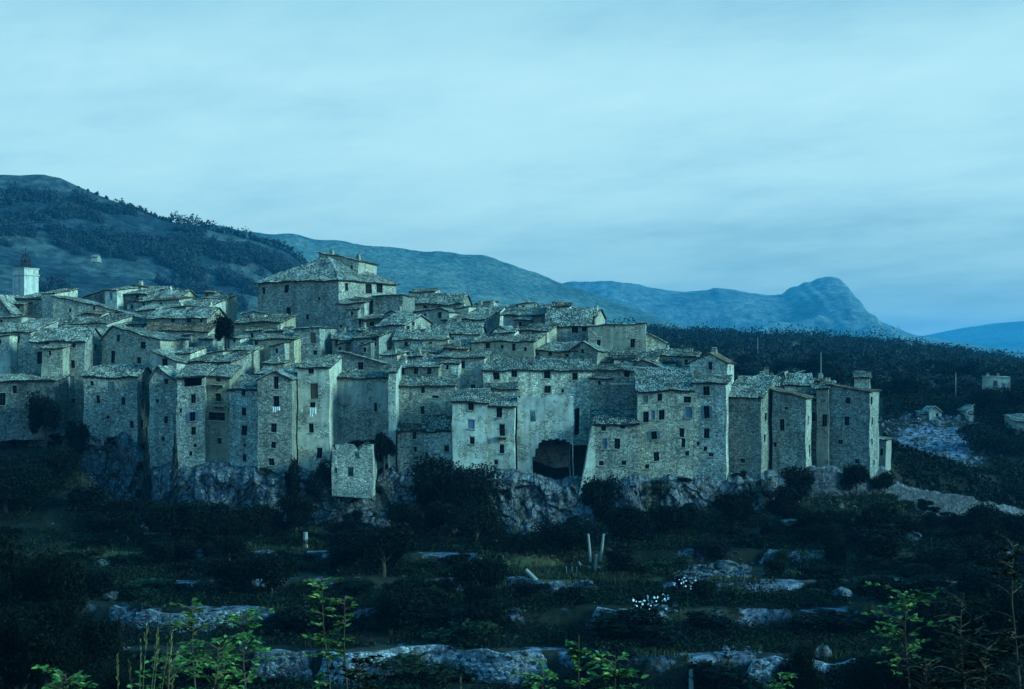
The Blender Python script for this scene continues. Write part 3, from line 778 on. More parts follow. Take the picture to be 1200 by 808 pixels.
H('low annex with steep dark roof behind the big tree top', 496, 530, 504, 488, 552, 193, 5, mat='st', wins=[(523,526,5,7)], tm='tiled')
H('pale plastered house with three stacked windows left of its stepped twin', 530, 571, 471, 457, 566, 190, 6.5, mat='pl', wins=[(552,477,6,9,'p'),(553,498,7,10,'s'),(553,517,5,8)])
H('narrow pale house with a railed balcony window and bulging mottled roof', 571, 603, 477, 461, 556, 190.5, 6.5, mat='pl', yaw=3, wins=[(585,484,6,12),(589,505,6,13),(588,527,5,10),(581,543,4,5)], balc=[(583,595,512)])
H('short strip of wall and roof stepped up behind the narrow balcony house', 571, 606, 456, 448, 475, 197.5, 5, mat='wm')
H('ruined plaster facade with torn lower edge above a black hollow', 606, 672, 466, 466, 582, 192.5, 7, 'ruin', mat='pq', soft=True, wins=[(624,487,6,13,'o'),(626.5,552.0,4.4,32,'o'), (630,547.5,4.4,41,'o'), (633.5,544.5,4.4,47,'o'), (637,543.2,4.4,49.5,'o'), (641,543.8,4.4,48.5,'o'), (645,542.8,4.4,50.5,'o'), (649.5,543.0,4.4,50,'o'), (653.5,542.2,4.4,51.5,'o'), (657.5,543.2,4.4,49.5,'o'), (661.5,542.5,4.4,51,'o'), (665.5,543.8,4.4,48.5,'o'), (668.5,545.0,4.4,46,'o')], shade_lid=True)
H('long house under the widest mottled roof above the ruined facade', 566, 694, 434, 415, 512, 202, 9, mat='wm', wins=[(582,440,7,8),(603,439,6,8),(641,440,7,8,'p'),(642,457,7,8,'p'),(674,441,6,8,'p'),(676,494,5,30,'o'),(660,458,3,4)])
H('house with one black window between the longest roof and the blank dark wall', 690, 762, 434, 423, 500, 203.5, 7, mat='st', wins=[(698,447,5,7),(735,438,6,8),(746,443,4,3),(752,470,4,6)])
H('blank dark wall block rising behind the small house with dark roof', 716, 747, 451, 451, 520, 197, 5, 'flat', mat='dk', wins=[(720,474,6,7)])
H('small house with dark roof and pale battered buttress on its left', 697, 748, 497, 480, 572, 189.5, 6.5, mat='st', tm='tiled', wins=[(708,501,5,8),(730,499,5,6),(723,520,6,12),(709,520,4,12,'s'),(704,543,5,5),(731,542,5,5)], butt=('l', 19, 2, 497))
H('large many-windowed house under a bright speckled roof at the village front', 747, 812, 458, 432, 572, 191, 9, yaw=4, mat='wm', wins=[(756,467,5,8,'s'),(773,466,5,8),(806,469,8,7),(757,488,6,12,'p'),(775,487,6,11,'p'),(765,486,4,10,'s'),(807,484,7,12,'s'),(767,510,6,9,'h'),(799,508,5,10),(801,520,4,10),(769,535,6,10),(806,532,4,5),(758,546,4,5)])
H('house with open grey shutters and a walled-up arch at its foot', 812, 851, 449, 440, 576, 191.5, 6, yaw=15, mat='st', wins=[(828,459,7,10),(828,484,6,14,'h'),(828,509,6,11),(827,527,4,5),(834,534,5,4),(818,520,3,4)])
H('small gabled house with one window topping the shuttered house', 808, 852, 425, 413, 462, 199, 8, 'gf', yaw=16, mat='st', f=.55, wins=[(832,428,4,9)], tm='tiler', side=[(856,432,3,4)], chim=[(.6, .3, .4)])
H('windowless rubble house with bright tiled roof and sunlit narrow side', 850, 892, 466, 442, 570, 193.5, 9, yaw=22, mat='st', wins=[(870,541,5,5)], side=[(898,489,5,9),(896,514,4,8)])
H('square tower-like house with single framed window and reddish eave', 905, 944, 456, 466, 566, 196, 5, 'sr', yaw=21, mat='st', tm='tiler', wins=[(917,497,5,13,'p'),(921,478,3,3),(908,520,3,5)], side=[(947,492,3,9),(949,528,4,14,'o')])
H('dark recessed house strip between the framed-window house and pale pier', 946, 962, 462, 455, 556, 201, 7, yaw=20, mat='dk', wins=[(953,489,4,10),(955,470,3,4)])
H('narrow pale house with one tall window beside the tall dark end house', 957, 971, 456, 450, 556, 199.5, 6, yaw=21, mat='wm', wins=[(966,494,5,14)])
H('tall dark end house with bright right side wall of the village', 970, 1019, 452, 459, 560, 200, 7, 'sr', yaw=25, mat='dk', tm='tiler', wins=[(994,470,5,7),(992,494,5,10),(985,519,5,5),(1004,541,5,5)], side=[(1021,470,4,9),(1022,494,4,9),(1022,518,4,7),(1024,543,4,6)], over=.25)
H('last small pale house stepping down at the right end of the village', 1029, 1038, 514, 516, 560, 206, 4, 'sr', yaw=26, mat='wh', wins=[(1033,530,3,8)], over=.2)
H('tiny white-roofed cabin rising behind the tall dark end house', 1001, 1019, 443, 436, 470, 222, 5, mat='wm', wins=[], tm='tile')
H('low roof with flat chimney behind the windowless rubble house', 874, 912, 452, 441, 490, 207, 7, 'gx', mat='st', chim=[(.5, .4, .5)])
H('half-gable wall peeking above the roofs right of the flat chimney', 898, 922, 450, 436, 480, 210, 5, 'gf', f=.9, mat='st')
H('rough roof jumble behind the tower-like house with framed window', 920, 952, 451, 439, 490, 208, 6, 'gx', mat='wm')
H('low sloping roof with small chimney left of the tall dark end house', 944, 974, 455, 447, 490, 209, 6, 'shed', mat='st', chim=[(.85, .5, .7)])
# ---- second tier and up
H('pale house with drying balcony and two dark doors, reddish lower roof', 166, 244, 388, 378, 440, 226, 5, mat='wm', tm='tiler', wins=[(190,398,7,14),(216,399,6,14),(176,405,4,8)], balc=[(186,230,412)], key='balcony')
H('upper storey with long grey roof above the reddish balcony roof', 172, 243, 373, 362, 400, 231.5, 7, 'gx', mat='wm', wins=[(185,378,3,4),(202,376,5,4),(221,376,6,5),(236,376,3,4)], chim=[(.85, .5, .4)])
H('small blocky outbuilding right of the drying balcony', 234, 249, 397, 393, 430, 222, 4, 'shed', mat='st', wins=[(241,408,3,5)])
H('wide ochre house with dark eave below the great house', 275, 328, 378, 369, 415, 227, 8, 'shed', mat='ye', wins=[(300,386,4,5)], over=.5, tm='tiled', chim=[(.2, .5, .4)])
H('squat house with rough low roof and small square window right of the dark village tree', 267, 297, 411, 399, 440, 214, 7, 'shed', mat='wm', wins=[(281,420,4,5),(273,419,3,4)])
H('warm stone house with a broad roof and doorway below the ochre house', 296, 345, 398, 388, 440, 217.5, 8, 'shed', mat='ye', wins=[(322,417,4,9),(307,426,5,9),(331,424,4,6),(300,402,4,5)])
H('dark upright block with steep pale side wall and one blue shutter', 344, 375, 386, 383, 440, 219, 10, 'sr', yaw=8, mat='dk', wins=[(350,398,4,8),(367,396,6,12,'s'),(369,413,4,5)])
H('small ochre house with lumpy roof beside the steep pale side wall', 389, 416, 398, 386, 432, 221, 6, 'gx', mat='ye', wins=[(394,403,3,8),(409,397,3,4)], chim=[(.3, .3, .5)])
H('plaster house front with a stained patch under the great house tower', 396, 427, 356, 353, 405, 234, 6, 'shed', mat='pt', wins=[(419,377,5,8),(400,383,3,5)], over=.25)
r = H('tallest great house of the village, with hipped pale roof and raised attic', 302, 397, 330, 303, 402, 247, 17, 'hip', yaw=30, mat='st', wins=[(309,341,4,8),(336,339,6,9),(338,366,6,10),(374,350,3,4),(360,372,4,6)], name='great_house', side=[(406,337,3,9),(432,339,6,11,'p'),(445,338,6,11,'p'),(420,356,4,6)], key='great', over=.55)
H('', 374, 420, 296, 306, 345, 250, 8, 'sr', yaw=18, mat='wm', wins=[(381,312,3,4),(412,314,3,5)], root=r, chim=[(.08, .5, .5), (.8, .4, .7)], over=.3)
H('dark square block with pale side wall right of the great house', 437, 472, 347, 345, 385, 236, 9, 'sr', yaw=9, mat='dk')
H('lower dark annex wedged between the great house and the dark square block', 426, 438, 353, 350, 385, 238, 6, 'shed', mat='dk')
H('gabled house with flowers at a window and long pale side wall', 443, 474, 381, 369, 425, 226, 9, 'gx', yaw=30, mat='st', wins=[(457,392,5,9,'s'),(464,401,4,6),(450,413,5,8),(466,412,5,7)], side=[(478,385,3,6),(484,378,3,6)])
H('house with long dark eave just behind the flower-window house', 424, 462, 373, 366, 400, 232, 7, 'shed', mat='st', over=.6, wins=[(436,379,5,5)])
H('dark crowded house front in the gap left of the flower-window house', 414, 444, 396, 388, 425, 217, 6, 'shed', mat='dk', wins=[(438,401,5,12),(424,404,4,6)], tm='tiled')
H('low gable with one square window above the patched plaster house', 398, 449, 413, 425, 450, 207, 7, 'sr', mat='st', wins=[(423,430,6,9),(446,431,4,7)])
H('narrow front with a white chimney left of the three-window storey', 447, 465, 416, 410, 450, 209, 5, 'shed', mat='wm', wins=[(450,430,4,6)], chim=[(.6, .3, .6)])
H('big crooked wall with one window above the stepped pale houses', 512, 568, 419, 411, 475, 206, 7, 'shed', mat='st', wins=[(543,427,4,9),(554,453,5,5),(526,440,3,4)])
H('house with long low roof in the heart of the village', 478, 549, 413, 400, 445, 212, 7, 'shed', mat='wm', wins=[(486,424,3,4),(520,420,4,5)], chim=[(.75, .6, .5)])
H('house with thin layered roof above the long low roof at mid village', 462, 522, 398, 388, 425, 219, 7, 'gx', mat='st', wins=[(476,404,4,5),(500,403,4,6)], chim=[(.6, .5, .6)])
H('broad low-roofed house right of the layered roof', 505, 562, 391, 380, 420, 226, 8, 'gx', yaw=6, mat='st', wins=[(548,384,4,8),(530,398,4,5)])
H('half hidden dark house behind the broad low-roofed house', 518, 568, 375, 364, 405, 236, 8, 'shed', mat='st', wins=[(535,380,3,4)], chim=[(.9, .5, .6)])
H('weathered hilltop house with stacked roofs right of the dark square block', 472, 541, 356, 345, 385, 246, 9, 'gx', mat='wm', wins=[(498,362,4,7),(515,361,4,6),(528,364,3,5)], chim=[(.3, .3, .4)])
H('pale wall house sloping down right of the hilltop stacked roofs', 488, 526, 366, 361, 400, 238, 7, 'gf', f=.7, mat='pl', wins=[(498,371,3,6),(515,370,4,7)])
H('pale hilltop house with two pot chimneys against the far ridge', 540, 582, 368, 359, 395, 245, 8, 'gx', mat='pl', chim=[(.35, .45, .5), (.7, .45, .6)])
H('dark-eaved house with small chimney high on the ridge of the village', 590, 634, 369, 358, 402, 232, 9, 'shed', mat='st', over=.6, chim=[(.68, .7, .5)])
H('big-roofed house with two windows under its right eave on the village crest', 640, 692, 382, 362, 432, 222, 12, 'gx', mat='dk', wins=[(674,386,7,9,'p'),(685,386,5,5),(650,402,3,6),(668,404,6,4)], chim=[(.1, .6, .4)])
H('low roof with round-topped chimney behind the big-roofed crest house', 660, 698, 371, 362, 400, 237, 8, 'gx', mat='wm', chim=[(.92, .3, .7)])
H('large pale wall with three openings stepping down from the crest', 689, 757, 382, 379, 445, 217, 9, 'sr', yaw=6, mat='wm', wins=[(741,402,5,10),(701,402,4,7),(720,416,7,7),(743,418,4,4)], over=.15)
H('plain pale annex sloping down at the right of the large pale wall', 757, 781, 391, 402, 430, 222, 6, 'sr', mat='wm', over=.15)
H('pale gabled house with a central chimney between dark-eaved roofs', 566, 611, 395, 382, 420, 218, 7, 'gf', mat='pl', f=.42, chim=[(.8, .2, .9)])
H('long front with small windows above the widest mottled roof', 552, 626, 401, 392, 435, 211.5, 7, 'shed', mat='ye', wins=[(571,405,5,7),(602,407,4,8),(588,408,3,4),(616,410,3,4)], over=.2)
H('little house under a thin dark eave right of the pale gable', 611, 641, 387, 380, 415, 218, 6, 'shed', mat='wm', wins=[(626,393,4,5)], over=.5, tm='tiled')
H('shallow ochre front below the crest house with shadowed eave', 620, 675, 411, 403, 432, 210.5, 6, 'shed', mat='ye', wins=[(645,415,4,5),(630,417,4,4),(664,416,4,4)], over=.45)
H('small gable with blue-grey front right of the shallow ochre front', 668, 700, 411, 401, 436, 208.5, 6, 'gf', mat='pt', wins=[(682,413,3,5)])
H('low roof house beneath the large pale wall with three openings', 697, 764, 424, 412, 450, 209.5, 7, 'shed', mat='st', wins=[(712,429,4,4),(728,429,4,4)], tm='tiled')
H('low ochre gable in front of the large speckled roof', 735, 776, 431, 421, 460, 206, 6, 'gf', mat='ye', f=.4, wins=[(747,436,4,3)])
H('pale low house with a small window left of the topmost gable', 762, 806, 417, 413, 446, 212, 6, 'shed', mat='wm', wins=[(786,425,4,5)], over=.15)
H('dim narrow house between the pale low house and the topmost gable', 799, 815, 419, 415, 446, 207, 5, 'shed', mat='dk', wins=[(804,426,4,6)])
# ---- upper left
H('dark gabled house at the far left edge under the white tower', -28, 13, 366, 345, 400, 237, 9, 'gf', mat='dk', f=.55)
H('rough stone house under the white tower', 12, 55, 351, 344, 400, 243, 8, 'shed', mat='st', wins=[(36,365,3,4),(24,372,3,4)])
H('square pale stone bastion right of the white tower', 49, 64, 344, 342, 395, 240, 7, 'shed', mat='wm', over=.12)
H('long stone wall house sloping down to the right with one black window', 62, 166, 346, 372, 402, 238.5, 7, 'sr', mat='wm', wins=[(137,370,5,7),(110,362,3,4),(82,364,3,4),(154,378,3,4)], over=.15)
H('low house under the dark speckled roof in front of the long sloping wall', 68, 126, 380, 369, 405, 231, 7, 'shed', mat='st', tm='tiled', chim=[(.05, .4, .4)])
H('house with wide pale lower roof at the left edge', -28, 36, 389, 375, 450, 222, 9, 'shed', mat='st', wins=[(21,398,5,8),(12,411,4,4),(20,409,3,3),(14,424,5,9)])
H('broad roof stretching between the left edge house and lopsided gable', 34, 122, 393, 381, 420, 225, 8, 'shed', mat='st', wins=[(48,396,4,5),(110,399,4,6)])
H('grey lean-to rising rightwards on the skyline of the upper left', 91, 124, 352, 338, 375, 253, 7, 'sr', mat='dk', over=.2)
H('slim pale house end facing the camera on the upper left skyline', 123, 137, 341, 338, 366, 250, 8, 'shed', mat='pl', wins=[(130,348,3,7,'s')], over=.2)
H('shaded house with three windows right of the slim pale house end', 137, 172, 345, 337, 378, 252, 8, 'shed', mat='dk', wins=[(143,345,4,7),(161,350,4,7),(150,354,3,4)], over=.4)
H('long pale roof with square windows on the upper left skyline', 160, 206, 353, 341, 378, 249, 9, 'gx', mat='ye', wins=[(178,359,4,5),(196,358,4,5),(168,357,3,4)], chim=[(.5, .5, .4)])
H('layered skyline roof left of the small yellow house', 198, 238, 358, 346, 380, 250, 9, 'gx', mat='wm', wins=[(210,363,4,4),(228,363,4,4)], chim=[(.3, .5, .5)])
H('small yellowish house with two windows at the end of the upper skyline', 236, 264, 351, 347, 376, 247, 7, 'shed', mat='ye', wins=[(248,356,3,5),(256,357,3,6),(242,362,3,4)])
H('long grey roof stepping down behind the upper storey of the balcony house', 160, 236, 364, 353, 385, 241, 8, 'shed', mat='st', wins=[(182,368,4,4),(205,368,4,4),(226,368,4,4)])
H('shadowed lean-to with dark tiles left of the long grey upper storey', 128, 172, 380, 371, 400, 233, 6, 'shed', mat='dk', tm='tiled', wins=[(150,385,4,5)])
H('low house half buried among roofs below the drying balcony', 222, 270, 424, 414, 450, 207, 7, 'shed', mat='st', tm='tiled', wins=[(238,428,4,4),(256,428,4,4)])
H('pale cube-shaped house below the left end of the drying balcony', 203, 223, 414, 411, 450, 209, 5, 'shed', mat='wm', wins=[(211,421,3,4)], over=.15)
H('low rear roof peeping between the slender gable tower and warm house', 300, 352, 438, 427, 460, 205, 7, 'shed', mat='st', wins=[(310,443,3,4)])

# lean-tos and raised rear blocks, parts of the houses they are built onto
for (x0, x1, ye, yr, yb, Y_, D_, mt, tm_, sd, yw, rt) in list(ANNEX):
    g = random.Random(sd*13); w_ = x1-x0
    if g.random() < .8:      # raised rear block
        a = x0+w_*g.uniform(.05, .5); b = a+w_*g.uniform(.3, .5)
        up_ = g.uniform(2, 6); H('', a, min(b, x1+3), yr-up_+3, yr-up_, ye+4, Y_+D_*.62, D_*.5, g.choice(['shed', 'gx', 'gf', 'sr']), yaw=yw, mat=g.choice(['st', 'wm', 'pl', 'pt', 'ye']), root=rt, wins=[(a+w_*.14, yr-up_+6.5, 3, 3)], over=.2, tm=g.choice(['tile', 'tile', 'tiled', 'tiler']), chim=[(.5, .5, .4)] if g.random() < .4 else ())
    if g.random() < .75 and yb-ye > 22:     # lean-to against the front
        a = x0+w_*g.uniform(0, .55); b = a+w_*g.uniform(.3, .45); dn = g.uniform(6, 11)
        H('', a, b, ye+dn, ye+dn-4, yb, Y_-D_*.33, D_*.33, g.choice(['shed', 'shed', 'sr']), yaw=yw, mat=g.choice(['st', 'wm', 'pt', 'dk']), root=rt, wins=[(a+w_*.15, ye+dn+5, 3, 5)], over=.2, tm=g.choice(['tile', 'tiled', 'tile']))

# white clock tower with an iron bell cage
TY = 286.0; tx, ty, tz = at(30, 352, TY)
tower = prop(empty('bell_tower', (tx, ty, tz-4), R(-32)), 'whitewashed square bell tower with iron bell cage at upper left', 'bell tower')
k = TY/F; w = 20.5*k/2; h = 36*k+4
mb = MB(); n = 6
for i in range(n):
    mb.box((-w, -w, h*i/n), (w, w, h*(i+1)/n)) if i == 0 else [mb.poly(q) for q in (
        [(-w,-w,h*i/n),(w,-w,h*i/n),(w,-w,h*(i+1)/n),(-w,-w,h*(i+1)/n)], [(w,-w,h*i/n),(w,w,h*i/n),(w,w,h*(i+1)/n),(w,-w,h*(i+1)/n)],
        [(w,w,h*i/n),(-w,w,h*i/n),(-w,w,h*(i+1)/n),(w,w,h*(i+1)/n)], [(-w,w,h*i/n),(-w,-w,h*i/n),(-w,-w,h*(i+1)/n),(-w,w,h*(i+1)/n)])]
mb.poly([(-w,-w,h),(w,-w,h),(w,w,h),(-w,w,h)]); mb.build('wall', M['wh'], tower)
mb = MB(); mb.box((-w-.18,-w-.18,h-1.35),(w+.18,w+.18,h-1.1)); mb.box((-w-.12,-w-.12,h+.003),(w+.12,w+.12,h+.22)); mb.build('cornice', M['wh'], tower)
mb = MB()
for q in range(8):
    a = 2*pi*q/8
    mb.tube([(1.0*cos(a), 1.0*sin(a), h+.2), (.95*cos(a), .95*sin(a), h+1.8), (.55*cos(a), .55*sin(a), h+2.8), (0, 0, h+3.3)], .05, 5)
for zz in (h+.9, h+1.8): mb.tube([(1.0*cos(2*pi*q/16), 1.0*sin(2*pi*q/16), zz) for q in range(17)], .05, 5)
mb.tube([(0, 0, h+3.2), (0, 0, h+4.6)], .05, 5); mb.tube([(-.4, 0, h+4.1), (.4, 0, h+4.1)], .04, 5)
mb.build('bell_cage', M['iron'], tower)
mb = MB(); pts = [(0, 0, h+2.2), (0, 0, h+1.9), (0, 0, h+1.5), (0, 0, h+1.25)]; mb.tube(pts, [.1, .3, .4, .55], 10); mb.build('bell', M['iron'], tower)

# laundry, balcony parasol, aerials, poles
def laundry(px, py, Y, wpx, hpx, label):
    x, y, z = at(px, py, Y); w, h = wpx*Y/F/2, hpx*Y/F
    mb = MB(); n = 8
    for c_ in range(2):
        ox = -w+c_*w*1.05; ww = w*.9; hh = h*(1 if c_ == 0 else .7)
        for i in range(n):
            for j in range(4):
                f_ = lambda i, j: (ox+ww*i/n, -.05-.06*sin(i*1.3+c_)*(j/4+.3), -hh*j/4*(1+.06*sin(i)))
                mb.poly([f_(i, j+1), f_(i+1, j+1), f_(i+1, j), f_(i, j)])
    mb.tube([(-w-.15, -.03, .02), (0, -.03, -.02), (w+.15, -.03, .02)], .02, 5)
    o = mb.build('laundry', M['cloth'], None); o.location = (x, y, z); prop(o, label, 'laundry')
laundry(324, 477, 189.4, 9, 6, 'white cloths hung below the upper window of the slender gable tower')
laundry(367, 478, 193.3, 8, 10, 'bright white washing hung below the closed blue shutter')
hb = HOUSES['balcony']
x, y, z = at(201, 411, 225.3)
um = prop(empty('parasol', (x, y, z)), 'white domed parasol open on the drying balcony', 'parasol')
mb = MB(); mb.tube([(0, 0, 0), (0, 0, 1.7)], .03, 6); mb.build('pole', M['iron'], um)
mb = MB(); R1 = [(.05, 1.75), (.4, 1.68), (.75, 1.45), (.8, 1.36)]
for a in range(12):
    for b in range(3):
        q = lambda a, b: (R1[b][0]*cos(2*pi*a/12), R1[b][0]*sin(2*pi*a/12), R1[b][1])
        mb.poly([q(a, b), q(a, b+1), q(a+1, b+1), q(a+1, b)])
mb.build('canopy', M['cloth'], um)
for i, (px, lab) in enumerate(((191, 'leftmost of the white cloths drying on the balcony rail'), (226, 'rightmost of the white cloths drying on the balcony rail'))):
    laundry(px, 404, 224.9, 6, 7, lab)
def aerial(px, py0, py1, Y, label, cross=2):
    x, y, z = at(px, py1, Y); h = (py1-py0)*Y/F
    mb = MB(); mb.tube([(0, 0, 0), (0, 0, h)], [.06, .035], 6)
    for q in range(cross): mb.tube([(-.6+.1*q, 0, h-.2-.5*q), (.6-.1*q, 0, h-.2-.5*q)], .02, 5)
    o = mb.build('roof_aerial', M['iron'], None); o.location = (x, y, z); prop(o, label, 'aerial', 'aerials on the roofs')
aerial(808, 401, 419, 210, 'thin mast on the roofs left of the topmost gable', 1)
aerial(335, 372, 398, 218, 'thin aerial on the warm stone house with the broad roof')
aerial(262, 352, 366, 246, 'short aerial beyond the small yellowish skyline house')
def pole(px, py0, py1, Y, label):
    x, y, z = at(px, py0, Y); zb = gz(x, y); r_ = prop(empty('utility_pole', (x, y, zb)), label, 'utility pole', 'utility poles in the groves')
    h = max(6, z-zb); mb = MB(); mb.tube([(0, 0, -.5), (0, 0, h)], [.14, .1], 8); mb.build('mast', M['palewood'], r_)
    mb = MB(); mb.tube([(0, -.13, h-.5), (0, -.16, h-.3), (0, -.16, h-.1)], [.04, .07, .05], 8); mb.build('insulator', M['palewood'], r_)
pole(962, 413, 445, 330, 'pale utility pole in the grove behind the tall dark end house')
pole(1120, 437, 465, 350, 'pale utility pole between the small white cabins and the villa')
pole(888, 395, 412, 520, 'distant pole rising from the olive grove in line with the bright roof')
# ------------------------------------------------------------------ far houses
FG = 'scattered houses beyond the village'
def ground_y(px, py, y0=250, y1=1100):
    for y in np.arange(y0, y1, 4.0):
        x = (px-CX)/F*y
        if gz(x, y) >= -(py-HY)/F*y: return y
    return None
def farhouse(label, x0, x1, ye, yr, yb, Y, D=6, **k):
    return H(label, x0, x1, ye, yr, yb, Y, D, group=FG, name='country_house', **k)
farhouse('small white gabled farmhouse on the bank right of the blue scree', 1089, 1103, 482, 477, 491, 312, 6, kind='gf', mat='wh', wins=[(1098,487,3,4)], tm='tile')
farhouse('low white lean-to against the small white farmhouse', 1080, 1090, 486, 482, 490, 313, 4, kind='shed', mat='wh')
farhouse('white hut with slanting roof beyond the farmhouse, above a tiny shed', 1132, 1141, 481, 475, 487, 315, 5, kind='sr', mat='wh')
farhouse('tiny white shed just below the slant-roofed white hut', 1136, 1141, 488, 486, 492, 310, 3, kind='flat', mat='wh')
farhouse('square villa with parapet roof and chimneys at the right, among dark trees', 1156, 1184, 442, 442, 470, 345, 9, kind='flat', yaw=12, mat='pl', wins=[(1166,450,4,6,'s'),(1176,452,4,6,'s')], chim=[(.08, .2, .5), (.6, .5, .3)])
farhouse('small white hut alone in the grove left of the pale utility pole', 1076, 1081, 450, 448, 457, 390, 4, kind='gf', mat='wh')
farhouse('pale sunlit house half seen at the right edge below the villa', 1191, 1230, 494, 490, 510, 299, 7, kind='shed', mat='pl')
farhouse('white farmhouse alone in a field high on the wooded hill', 107, 114, 301, 299, 305, 1040, 10, kind='gx', mat='pl', over=.6)
farhouse('faint pale farm high in the olive grove', 930, 937, 402, 401, 406, 720, 8, kind='gx', mat='wh')
farhouse('tiny pale house on the grove skyline near the mountain foot', 1065, 1069, 402, 400, 411, 830, 7, kind='gf', mat='wh')
farhouse('tiny pale house lower in the grove right of the skyline one', 1083, 1089, 416, 414, 419, 700, 7, kind='gx', mat='wh')

# ------------------------------------------------------------------ foliage kit
def leaves(P, size, g, k=1.0, flat=.0):
    """P (n,3) centres -> rhombic leaf clumps"""
    n = len(P); s = size*(.6+.8*g.random(n))
    a = g.normal(size=(n, 3)); a[:, 2] *= (1-flat); a /= np.linalg.norm(a, axis=1)[:, None]
    b = g.normal(size=(n, 3)); b -= a*(a*b).sum(1)[:, None]; b /= np.linalg.norm(b, axis=1)[:, None]
    V = np.empty((n, 4, 3))
    V[:, 0] = P-a*s[:, None]; V[:, 1] = P-b*(s*.55*k)[:, None]+a*(s*.1)[:, None]; V[:, 2] = P+a*s[:, None]; V[:, 3] = P+b*(s*.5*k)[:, None]
    return V.reshape(-1, 3), np.arange(n*4).reshape(n, 4)

def crown_pts(n, g, nl=9, squash=.8, low=.1, spread=.36, lr=(.16, .30)):
    """points in several uneven lobes, unit box: x,y in -.5...5, z in 0..1"""
    C_ = []; 
    for i in range(nl):
        a = g.uniform(0, 2*pi); r = spread*sqrt(g.random()); z = low+.22+(.9-low-.3)*g.random()
        C_.append((r*cos(a), r*sin(a), z, g.uniform(*lr)))
    C_.append((0, 0, .62, lr[1]))
    C_ = np.array(C_); w = C_[:, 3]**2; idx = g.choice(len(C_), n, p=w/w.sum())
    d = g.normal(size=(n, 3)); d /= np.linalg.norm(d, axis=1)[:, None]
    rr = (g.random(n)**.38)*(1+.18*g.normal(size=n)*(g.random(n) > .7))
    P = C_[idx, :3]+d*(rr*C_[idx, 3])[:, None]*np.array([1, 1, squash])
    return P

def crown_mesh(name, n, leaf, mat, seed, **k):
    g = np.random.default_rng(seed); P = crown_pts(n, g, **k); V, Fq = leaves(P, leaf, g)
    r_ = np.clip(g.random(n)*.8+.25*(P[:, 2]-.4), 0, 1)  # leaves toned lighter with height, painting light onto crown tops
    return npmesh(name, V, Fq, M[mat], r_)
def cone_mesh(name, n, leaf, mat, seed):
    g = np.random.default_rng(seed); z = g.random(n)**1.2; a = g.uniform(0, 2*pi, n)
    r_ = .5*(1-z)**.8*(.35+.65*g.random(n)**.5)*(1+.15*np.sin(z*40)); P = np.stack([r_*np.cos(a), r_*np.sin(a), .06+z*.94], 1)
    V, Fq = leaves(P, leaf, g, 1, .3); return npmesh(name, V, Fq, M[mat], g.random(n))
def trunk_mesh(seed, th=.5):
    g = random.Random(seed); mb = MB()
    p = [(0, 0, -.06)]; 
    for i in range(1, 5): p.append((p[-1][0]+g.uniform(-.03, .03), p[-1][1]+g.uniform(-.03, .03), th*i/4))
    mb.tube(p, [.045, .036, .03, .026, .02], 7)
    for i in range(5):
        a = g.uniform(0, 2*pi); q = p[2+i % 3]; r_ = g.uniform(.15, .3)
        mb.tube([q, (q[0]+r_*.5*cos(a), q[1]+r_*.5*sin(a), q[2]+.14), (q[0]+r_*cos(a), q[1]+r_*sin(a), q[2]+.3)], [.016, .011, .004], 5)
    me_o = mb.build('trunk', M['bark']); me_ = me_o.data; bpy.data.objects.remove(me_o); return me_
TR = [trunk_mesh(s) for s in (1, 2, 3)]
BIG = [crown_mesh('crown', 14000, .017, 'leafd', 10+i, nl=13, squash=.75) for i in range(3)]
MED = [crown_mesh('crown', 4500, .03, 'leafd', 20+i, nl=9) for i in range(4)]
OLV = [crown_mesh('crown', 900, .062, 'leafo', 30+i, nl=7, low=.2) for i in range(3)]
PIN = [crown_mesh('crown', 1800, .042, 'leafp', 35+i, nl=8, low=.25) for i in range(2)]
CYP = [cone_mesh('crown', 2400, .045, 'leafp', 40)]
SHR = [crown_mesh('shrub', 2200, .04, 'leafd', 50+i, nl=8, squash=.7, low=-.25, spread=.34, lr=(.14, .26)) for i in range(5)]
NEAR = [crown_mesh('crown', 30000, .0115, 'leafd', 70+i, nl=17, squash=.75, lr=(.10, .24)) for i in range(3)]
KIT = dict(near=NEAR, big=BIG, med=MED, olv=OLV, pin=PIN, cyp=CYP)

def tree(x, y, wid, hei, kit, label, group=None, name='tree', cat='tree', sink=.0, zb=None):
    z = (gz(x, y) if zb is None else zb)-sink
    r_ = prop(empty(name, (x, y, z), rng.uniform(0, 6.28)), label, cat, group); r_.scale = (wid, wid, hei)
    link('trunk', rng.choice(TR), r_); link('crown', rng.choice(KIT[kit]), r_)
    return r_
def tree_px(px, ytop, ybot, wpx, Y, kit, label, group=None, **k):
    x, y, zt = at(px, ytop, Y); zb_ = at(px, ybot, Y)[2]
    g_ = gz(x, y); base = min(zb_, g_) if k.pop('deep', True) else zb_
    return tree(x, y, wpx*Y/F*1.12, (zt-base)*1.02, kit, label, group, zb=base, **k)
def shrub(x, y, w, h, label, group=None, mesh=None, sink=.1, zb=None):
    o = link('bush', mesh or rng.choice(SHR), None, (x, y, (gz(x, y) if zb is None else zb)-sink))
    o.scale = (w, w, h); o.rotation_euler = (0, 0, rng.uniform(0, 6.28)); return prop(o, label, 'bush', group)

